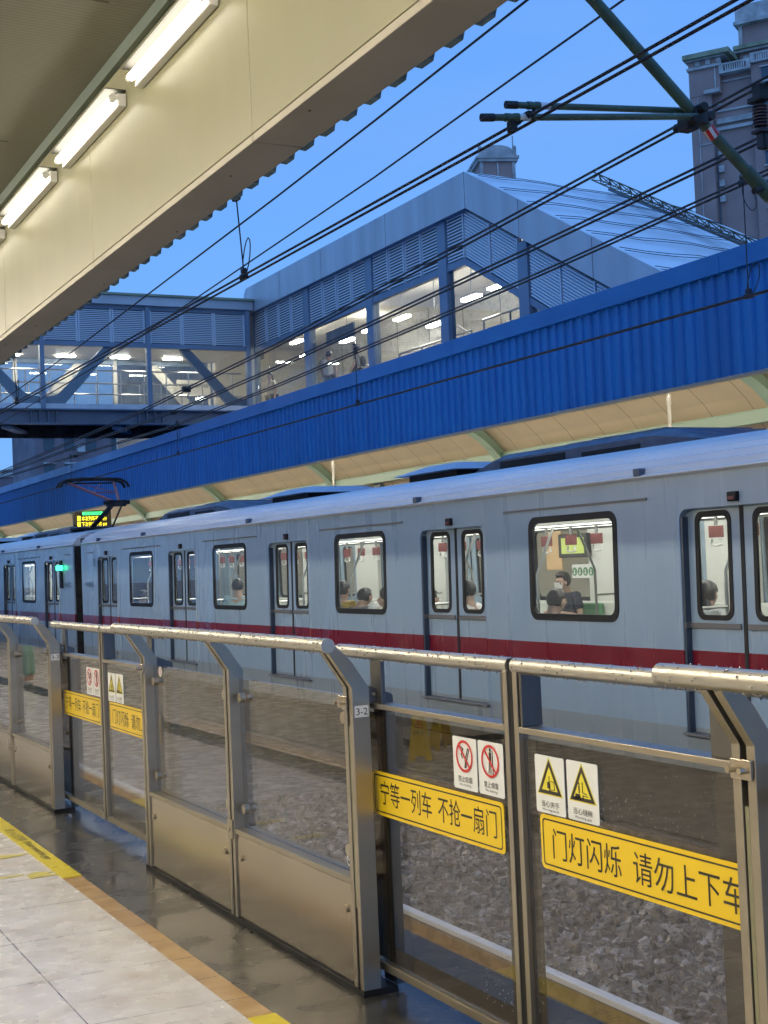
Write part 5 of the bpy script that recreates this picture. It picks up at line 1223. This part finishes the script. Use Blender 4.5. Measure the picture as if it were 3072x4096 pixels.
for c in cols:
    mb = MB(); mb.box(HX - .10, HX + .10, c - .19, c + .19, 3.0, sl(c, 9.42) - .02); Hh('column', mb, M['bridge'], bevel=.006)
def wallz(y): return sl(y, 8.27, .53)
for c0, c1 in zip(cols[:-1], cols[1:]):
    a, b = c0 + .191, c1 - .191
    segs = [(a, b)] if not (a < 27.2 < b) else [(a, 27.2), (27.2, b)]
    for s0, s1 in segs:
        mb = MB(); mb.prism([(s0, wallz(s0)), (s1, wallz(s1)), (s1, wallz(s1) - .16), (s0, wallz(s0) - .16)], 'x', HX - .07, HX + .07); Hh('cross_rail', mb, M['bridge'])
        n = max(1, round((s1 - s0) / 1.0)); w = (s1 - s0) / n
        for j in range(n):
            u0, u1 = s0 + j * w + .02, s0 + (j + 1) * w - .02
            mb = MB(); level = s0 >= 27.2 - 1e-6
            z0, z1 = wallz(u0) + .03, sl(u0, 9.40); N = 15; st = (z1 - z0) / N; d = wallz(u1) - wallz(u0); d1 = sl(u1, 9.4) - sl(u0, 9.4)
            for k in range(N):
                z = z0 + k * st
                vs = []
                for u, dz in ((u0 + .02, 0), (u1 - .02, d)):
                    vs += [(HX - .055, u, z + dz + .002), (HX - .062, u, z + dz + .002), (HX - .058, u, z + dz + st * .56), (HX - .010, u, z + dz + st * .84)]
                mb.add(vs, [(0, 1, 2, 3), (7, 6, 5, 4), (0, 4, 5, 1), (1, 5, 6, 2), (2, 6, 7, 3), (3, 7, 4, 0)])
            lv = Hh('louvre_panel', mb, M['louver'])
            mb = MB(); mb.prism([(u0 - .02, wallz(u0) + .01), (u0 + .02, wallz(u0) + .01), (u0 + .02, sl(u0, 9.4)), (u0 - .02, sl(u0, 9.4))], 'x', HX - .075, HX + .0); Hh('louvre_frame', mb, M['louver'], lv)
            mb = MB(); mb.prism([(u0 - .02, wallz(u0)), (u1 + .02, wallz(u1)), (u1 + .02, sl(u1, 9.44)), (u0 - .02, sl(u0, 9.44))], 'x', HX + .012, HX + .02); Hh('louvre_shade_sheet', mb, M['louver_back'], lv)
            mb = MB(); mb.prism([(u0 - .012, 4.6), (u1 + .012, 4.6), (u1 + .012, wallz(u1) - .165), (u0 - .012, wallz(u0) - .165)], 'x', HX - .006, HX + .006); Hh('glass_pane', mb, M['hglass'])
# stretch below the lower end of the falling part
mb = MB(); mb.prism([(13.0, 2.3), (20.7, 2.3), (20.7, 5.0), (13.0, 1.6)], 'x', HX + .03, HX + .05); Hh('stair_side', mb, M['bridge'])
# roof: level part and the falling glazed-looking sheet
RX = 22.3
mb = MB(); mb.add([(FX, 27.2 * fs, 10.12), (20.5, 27.2, 9.9), (20.5, 41, 9.9), (FX, 40.95 * fs, 10.12)], [(0, 1, 2, 3)]); Hh('level_roof', mb, M['alu'])
mb = MB(); ny = 9; yy0, yy1 = 27.2, 12.0
for k in range(2):
    pass
mb.v = []; N1 = 8
for i in range(N1 + 1):
    x = FX + (RX - FX) * i / N1; drop = .26 * (i / N1) ** 2
    q = fz(27.2, 10.24); s_ = fs + (1 - fs) * i / N1
    mb.v += [(x, 27.2 * s_, q[1] - drop + .0), (x, 12.0 * s_, q[1] - drop - 15.2 * .535)]
mb.f = [(2 * i, 2 * i + 1, 2 * i + 3, 2 * i + 2) for i in range(N1)]
Hh('falling_roof', mb, M['hroof'])
mb = MB()
for k in range(14):
    y = 26.9 - k * 1.05
    for dy in (0, .17):
        pts = [(FX + .1 + (RX - FX - .15) * i / 10, (y - dy) * (fs + (1 - fs) * i / 10), sl(27.2, 10.24 - .14) - (27.2 - (y - dy)) * .535 - .26 * (i / 10) ** 2 + .07 - .02 * math.sin(i * 1.9 + k)) for i in range(11)]
        mb.tube(pts, .008, 4)
Hh('roof_cable', mb, M['wire'])
# interior
mb = MB(); mb.box(HX + .15, 22, 27.6, 46, 5.75, 5.85); Hh('hall_floor', mb, M['hfloor'])
mb = MB(); mb.prism([(14, 2), (47, 2), (47, 9.7), (27.2, 9.7), (14, 2.6)], 'x', 20.6, 20.7); Hh('back_wall', mb, M['hwall'])
mb = MB()
for k in range(9): mb.box(20.59, 20.599, 27 + 2.1 * k, 27.02 + 2.1 * k, 4, 9.3)
for z in (6.5, 7.7): mb.box(20.59, 20.599, 25, 46, z, z + .015)
Hh('wall_joint', mb, M['gap'])
mb = MB(); mb.box(HX + .1, 20.6, 27.3, 47, 9.2, 9.3); Hh('hall_ceiling', mb, M['hwhite'])
mb = MB(); mb.box(13.2, 20.6, 46.2, 46.3, 5.5, 9.3); mb.box(15.75, 15.85, 43.6, 46.2, 5.8, 9.2); Hh('end_wall', mb, M['hwhite'])
for x, y, z in ((17.3, 42.6, 8.75), (18.2, 42.2, 8.8), (18.0, 41.0, 8.2), (18.0, 37.9, 8.15), (17.4, 33.8, 8.75), (18.0, 34.3, 8.2), (17.1, 30.6, 8.75), (18.6, 33.5, 7.9), (17.6, 29.8, 7.9), (19.3, 39.0, 8.7), (19.4, 31.5, 8.6)):
    mb = MB(); mb.box(x - .08, x + .08, y - .38, y + .38, z, z + .06); o = Hh('ceiling_light', mb, M['hlight'])
    mb = MB(); mb.tube([(x, y, z + .06), (x, y, 9.2)], .012, 6); Hh('light_rod', mb, M['rail'], o)
mb = MB(); mb.box(16.4, 16.45, 34.1, 35.9, 7.65, 8.02); Hh('hanging_board', mb, M['girder'])
mb = MB()
for y0, y1, z0, z1 in ((33, 29.2, 7.0, 7.0), (30.5, 25.2, 7.55, 4.9), (28.6, 25.0, 7.15, 7.15)):
    for dz in (0, -.35): mb.tube([(17.2, y0, z0 + dz), (17.2, y1, z1 + dz)], .03, 6)
    for k in range(4):
        q = k / 3; mb.tube([(17.2, y0 + (y1 - y0) * q, z0 + (z1 - z0) * q), (17.2, y0 + (y1 - y0) * q, z0 + (z1 - z0) * q - 1.1)], .025, 6)
Hh('stair_rail', mb, M['rail'], smooth=True)
mb = MB(); mb.box(16.5, 16.55, 41.0, 41.25, 8.05, 8.42); mb.tube([(16.52, 41.1, 8.42), (16.52, 41.1, 9.2)], .02, 6); Hh('camera_dome', mb, M['girder'])
# direction sign inside the bridge end
t2 = thing('direction_sign', 'pale direction sign with black arrow seen through the right end of the footbridge', 'sign', (14.5, 43.30, 7.4))
mb = MB(); mb.box(-.1, 1.05, 0, .03, -.25, .25); build('sign_board', mb, M['hwhite'], t2)
mb = MB(); mb.add([(.0, -.004, .04), (.12, -.004, .14), (.12, -.004, .07), (.28, -.004, .07), (.28, -.004, .01), (.12, -.004, .01), (.12, -.004, -.06)], [tuple(range(7))]); build('arrow', mb, M['ink'], t2, fix=False)
build('lettering', text_mb('换乘1号线', .6, .14, (.36, -.004, .0), (1, 0, 0), (0, 0, 1)), M['ink'], t2, fix=False)
# lattice lying up the falling roof
t = thing('lattice_boom', 'rusty lattice cable ladder lying up the sloping hall roof', 'lattice', (19.5, 24, 9))
mb = MB(); A = Vector((19.3, 26.9, 10.25)); B_ = Vector((19.4, 21.0, 7.1)); D = Vector((0, .1, .22))
M['lattice'] = mat('lattice_paint', (.11, .09, .05), .7, noise=(4, .4))
for o_ in (Vector((0, 0, 0)), Vector((.30, 0, 0)), Vector((.15, .1, .22))): mb.tube([A + o_ - t.location, B_ + o_ - t.location], .016, 5)
build('chord', mb, M['lattice'], t); mb = MB(); n = 16
for k in range(n):
    p = A.lerp(B_, k / n) - t.location; q = A.lerp(B_, (k + 1) / n) - t.location; m_ = A.lerp(B_, (k + .5) / n) - t.location + Vector((.15, .1, .22))
    for a, b in ((p, m_), (m_, q), (p + Vector((.3, 0, 0)), m_), (m_, q + Vector((.3, 0, 0))), (p, p + Vector((.3, 0, 0)))): mb.tube([a, b], .012, 4)
build('lacing', mb, M['lattice'], t)
mb = MB(); mb.tube([Vector((20.1, 27.3, 10.2)) - t.location, Vector((20.1, 21, 6.95)) - t.location], .05, 6); build('cable_conduit', mb, M['girder'], t)

# ------------------------------------------------------------------ buildings behind
def frame(cx, cy, th):
    """u runs along the facade to the right as seen from here, d runs away behind it"""
    u = Vector((-math.sin(th), -math.cos(th), 0)); d = Vector((u.y, -u.x, 0))
    if d.dot(Vector((cx, cy, 0))) < 0: d = -d
    return u, d
KS = 150 / 110
u_, d_ = frame(70.288 * KS, 84.614 * KS, R(-34.6))
tower = thing('apartment_tower', 'mauve apartment tower with pale stone cornices and balustrades', 'apartment tower', (70.288 * KS, 84.614 * KS, 0))
def T(name, boxes, mt, parent=None):
    """boxes in facade units: u0,u1,depth0,depth1,z0,z1 (measured at 110 m, scaled out to 150 m)"""
    mb = MB()
    for u0, u1, a, b, z0, z1 in boxes:
        z0 = 1.5 + (z0 - 1.5) * KS; z1 = 1.5 + (z1 - 1.5) * KS; u0 *= KS; u1 *= KS
        vs = [u_ * u + d_ * q + Vector((0, 0, z)) for u in (u0, u1) for q in (a, b) for z in (z0, z1)]
        mb.add(vs, [(0, 1, 3, 2), (4, 6, 7, 5), (0, 4, 5, 1), (2, 3, 7, 6), (0, 2, 6, 4), (1, 5, 7, 3)])
    return build(name, mb, mt, parent or tower)
T('main_block', [(0, 1.66, 0, 14, -5, 39.0), (1.66, 4.72, .9, 14, -5, 37.65), (4.72, 16, .25, 14, -5, 37.9), (3.45, 16, 3, 13, 37.6, 43.2)], M['mauve'])
T('slit_recess', [(1.665, 1.82, .82, .9, -4, 33.4)], M['girder'])
T('corner_block', [(.0, 2.38, -.05, .9, 36.2, 38.95)], M['mauve'])
T('cornice', [(-.28, 3.3, -.9, 13, 39.0, 39.36), (3.1, 16, 2.1, 12, 39.75, 40.05)], M['moss'])
T('frieze_band', [(-.10, 2.6, -.35, 12, 38.21, 38.42), (-.18, 2.9, -.5, 12, 38.88, 38.995), (2.9, 16, 2.4, 12, 39.55, 39.74), (3.2, 16, 2.2, 12, 41.7, 41.95), (3.3, 16, 2.6, 12, 42.0, 43.25)], M['trim'])
for u in (.75, 1.55, 2.35): T('frieze_block', [(u - .18, u + .18, -.20, .2, 38.5, 38.85)], M['trim'])
for u in (3.95, 4.95, 5.95): T('frieze_block', [(u - .22, u + .22, 2.75, 3.2, 38.85, 39.3)], M['trim'])
T('attic_pier', [(3.45, 3.75, 2.85, 3.0, 40.06, 41.69), (6.05, 6.3, 2.85, 3.0, 40.06, 41.69)], M['trim'])
T('balcony_rail', [(2.38, 4.74, -.25, -.05, 38.18, 38.32), (2.38, 4.74, -.3, .9, 37.55, 37.72), (2.38, 2.72, -.3, 0, 37.72, 38.18), (4.45, 4.74, -.3, 0, 37.72, 38.18)], M['trim'])
T('baluster', [(2.85 + .17 * k, 2.95 + .17 * k, -.22, -.08, 37.72, 38.18) for k in range(9)], M['trim'])
T('balcony_rail', [(4.75, 9, -.1, .1, 38.55, 38.7), (4.75, 9, -.15, .8, 37.95, 38.1), (4.75, 5.1, -.15, .1, 38.1, 38.55)], M['trim'])
T('baluster', [(5.2 + .17 * k, 5.3 + .17 * k, -.08, .06, 38.1, 38.55) for k in range(20)], M['trim'])
T('drain_pipe', [(2.0, 2.1, -.15, -.06, 36.3, 38.2), (.60, .66, -.1, -.01, -4, 36.1)], M['trim'])
T('ledge', [(1.2, 2.4, -.55, 0, 36.18, 36.45), (.6, 2.4, -.12, 0, 35.2, 35.34), (1.87, 4.85, .5, .9, 33.9, 34.3), (1.87, 4.85, .55, .9, 33.4, 33.65), (.66, 1.6, -.1, 0, 32.35, 32.45), (2.4, 4.7, .7, .9, 37.1, 37.22), (1.9, 4.7, .7, .9, 34.85, 35.0)], M['trim'])
for z in (36.5, 34.35, 32.3, 30.1, 27.95, 25.8, 23.6):
    for u in (5.5, 8.1, 10.7):
        o = T('window', [(u, u + 1.5, .18, .27, z, z + 1.0)], M['bwin'])
        T('window_sill', [(u - .1, u + 1.6, .0, .24, z - .12, z - .01), (u - .1, u + 1.6, .0, .24, z + 1.01, z + 1.1)], M['trim'], o)
for z in (32.4, 31.3, 30.2, 29.1, 27.9): T('air_unit', [(1.84, 2.25, .55, .89, z, z + .5)], M['trim'])
# small arched attic far behind the hall roof
att = thing('arched_attic', 'pale arched roof turret of a far tower peeping over the hall roof', 'turret', (80.5, 130, 43))
ux = Vector((.94, -.34, 0)); dx = Vector((.34, .94, 0))
def AT(name, mb, mt): 
    mb.v = [tuple(ux * v[0] + dx * v[1] + Vector((0, 0, v[2]))) for v in mb.v]; return build(name, mb, mt, att)
mb = MB(); mb.box(-1.9, 1.9, -1.4, 4.2, -14, 1.3); AT('turret_body', mb, M['mauve'])
mb = MB(); mb.box(-2.2, 2.2, -1.7, 4.5, 1.3, 1.62); mb.box(-2.35, 2.35, -1.85, 4.65, 1.62, 1.9); mb.box(-1.95, -1.6, -1.5, -1.3, -14, 1.3); mb.box(1.6, 1.95, -1.5, -1.3, -14, 1.3); mb.box(-.08, .08, -1.5, -1.4, -14, 1.2); AT('turret_cornice', mb, M['trim'])
mb = MB(); arc = [(-1.85, 1.9)] + [(1.85 * math.cos(R(180 - 18 * k)), 1.9 + .35 + .85 * math.sin(R(18 * k))) for k in range(11)] + [(1.85, 1.9)]
mb.prism(arc, 'y', -1.6, -1.2); mb.prism(arc, 'y', 3.9, 4.3); mb.box(-1.7, 1.7, -1.2, 3.9, 1.9, 2.5); AT('arched_gable', mb, M['trim'])
mb = MB()
for x in (-1.9, 1.9): mb.box(x - .18, x + .18, -1.7, -1.35, 1.9, 2.6); mb.ball((x, -1.5, 2.82), .24, 8, 6)
mb.tube([(1.75, -1.5, 2.9), (1.75, -1.5, 4.1)], .07, 5); AT('finial', mb, M['trim'])
mb = MB(); mb.box(1.89, 1.93, .2, 1.1, -1.2, .6); mb.box(1.89, 1.93, 2.0, 2.9, -1.2, .6); AT('turret_window', mb, M['bwin'])
# block seen under the footbridge and low roofs at the left edge
bl = thing('apartment_block', 'grey pink apartment block seen between the footbridge and the blue fascia', 'apartment block', (34, 150, 0))
def BL(name, boxes, mt, parent=None):
    mb = MB()
    for b in boxes: mb.box(*b)
    return build(name, mb, mt, parent or bl)
BL('main_block', [(0, 22, 0, 12, -8, 19)], M['farblock'])
for z in (9.2, 12.1, 14.9):
    for x in (.8, 3.0, 5.4, 8.2, 11):
        o = BL('window', [(x, x + 1.1, -.06, -.004, z, z + 1.3)], M['bwin']); BL('window_hood', [(x - .1, x + 1.2, -.5, -.004, z + 1.32, z + 1.5)], M['trim'], o)
    BL('air_unit', [(4.3, 5.1, -.7, -.004, z - .2, z + .5), (9.5, 10.3, -.7, -.004, z - .2, z + .5)], M['trim'])
lo = thing('low_rooftops', 'low pale rooftop with water tanks at the left edge above the blue fascia', 'building', (38, 200, 0))
mb = MB(); mb.box(0, 9, 0, 10, -8, 15.6); build('main_block', mb, M['farblock'], lo)
mb = MB(); mb.box(-.2, 9.2, -.3, 10, 15.61, 15.9); mb.box(3.0, 4.2, 1, 3, 15.9, 16.5); mb.box(2.7, 4.5, .8, 3.2, 16.5, 16.75); mb.box(5.2, 7.2, 1, 3, 15.9, 16.2); mb.box(5.0, 7.4, .8, 3.2, 16.2, 16.4); build('parapet', mb, M['trim'], lo)
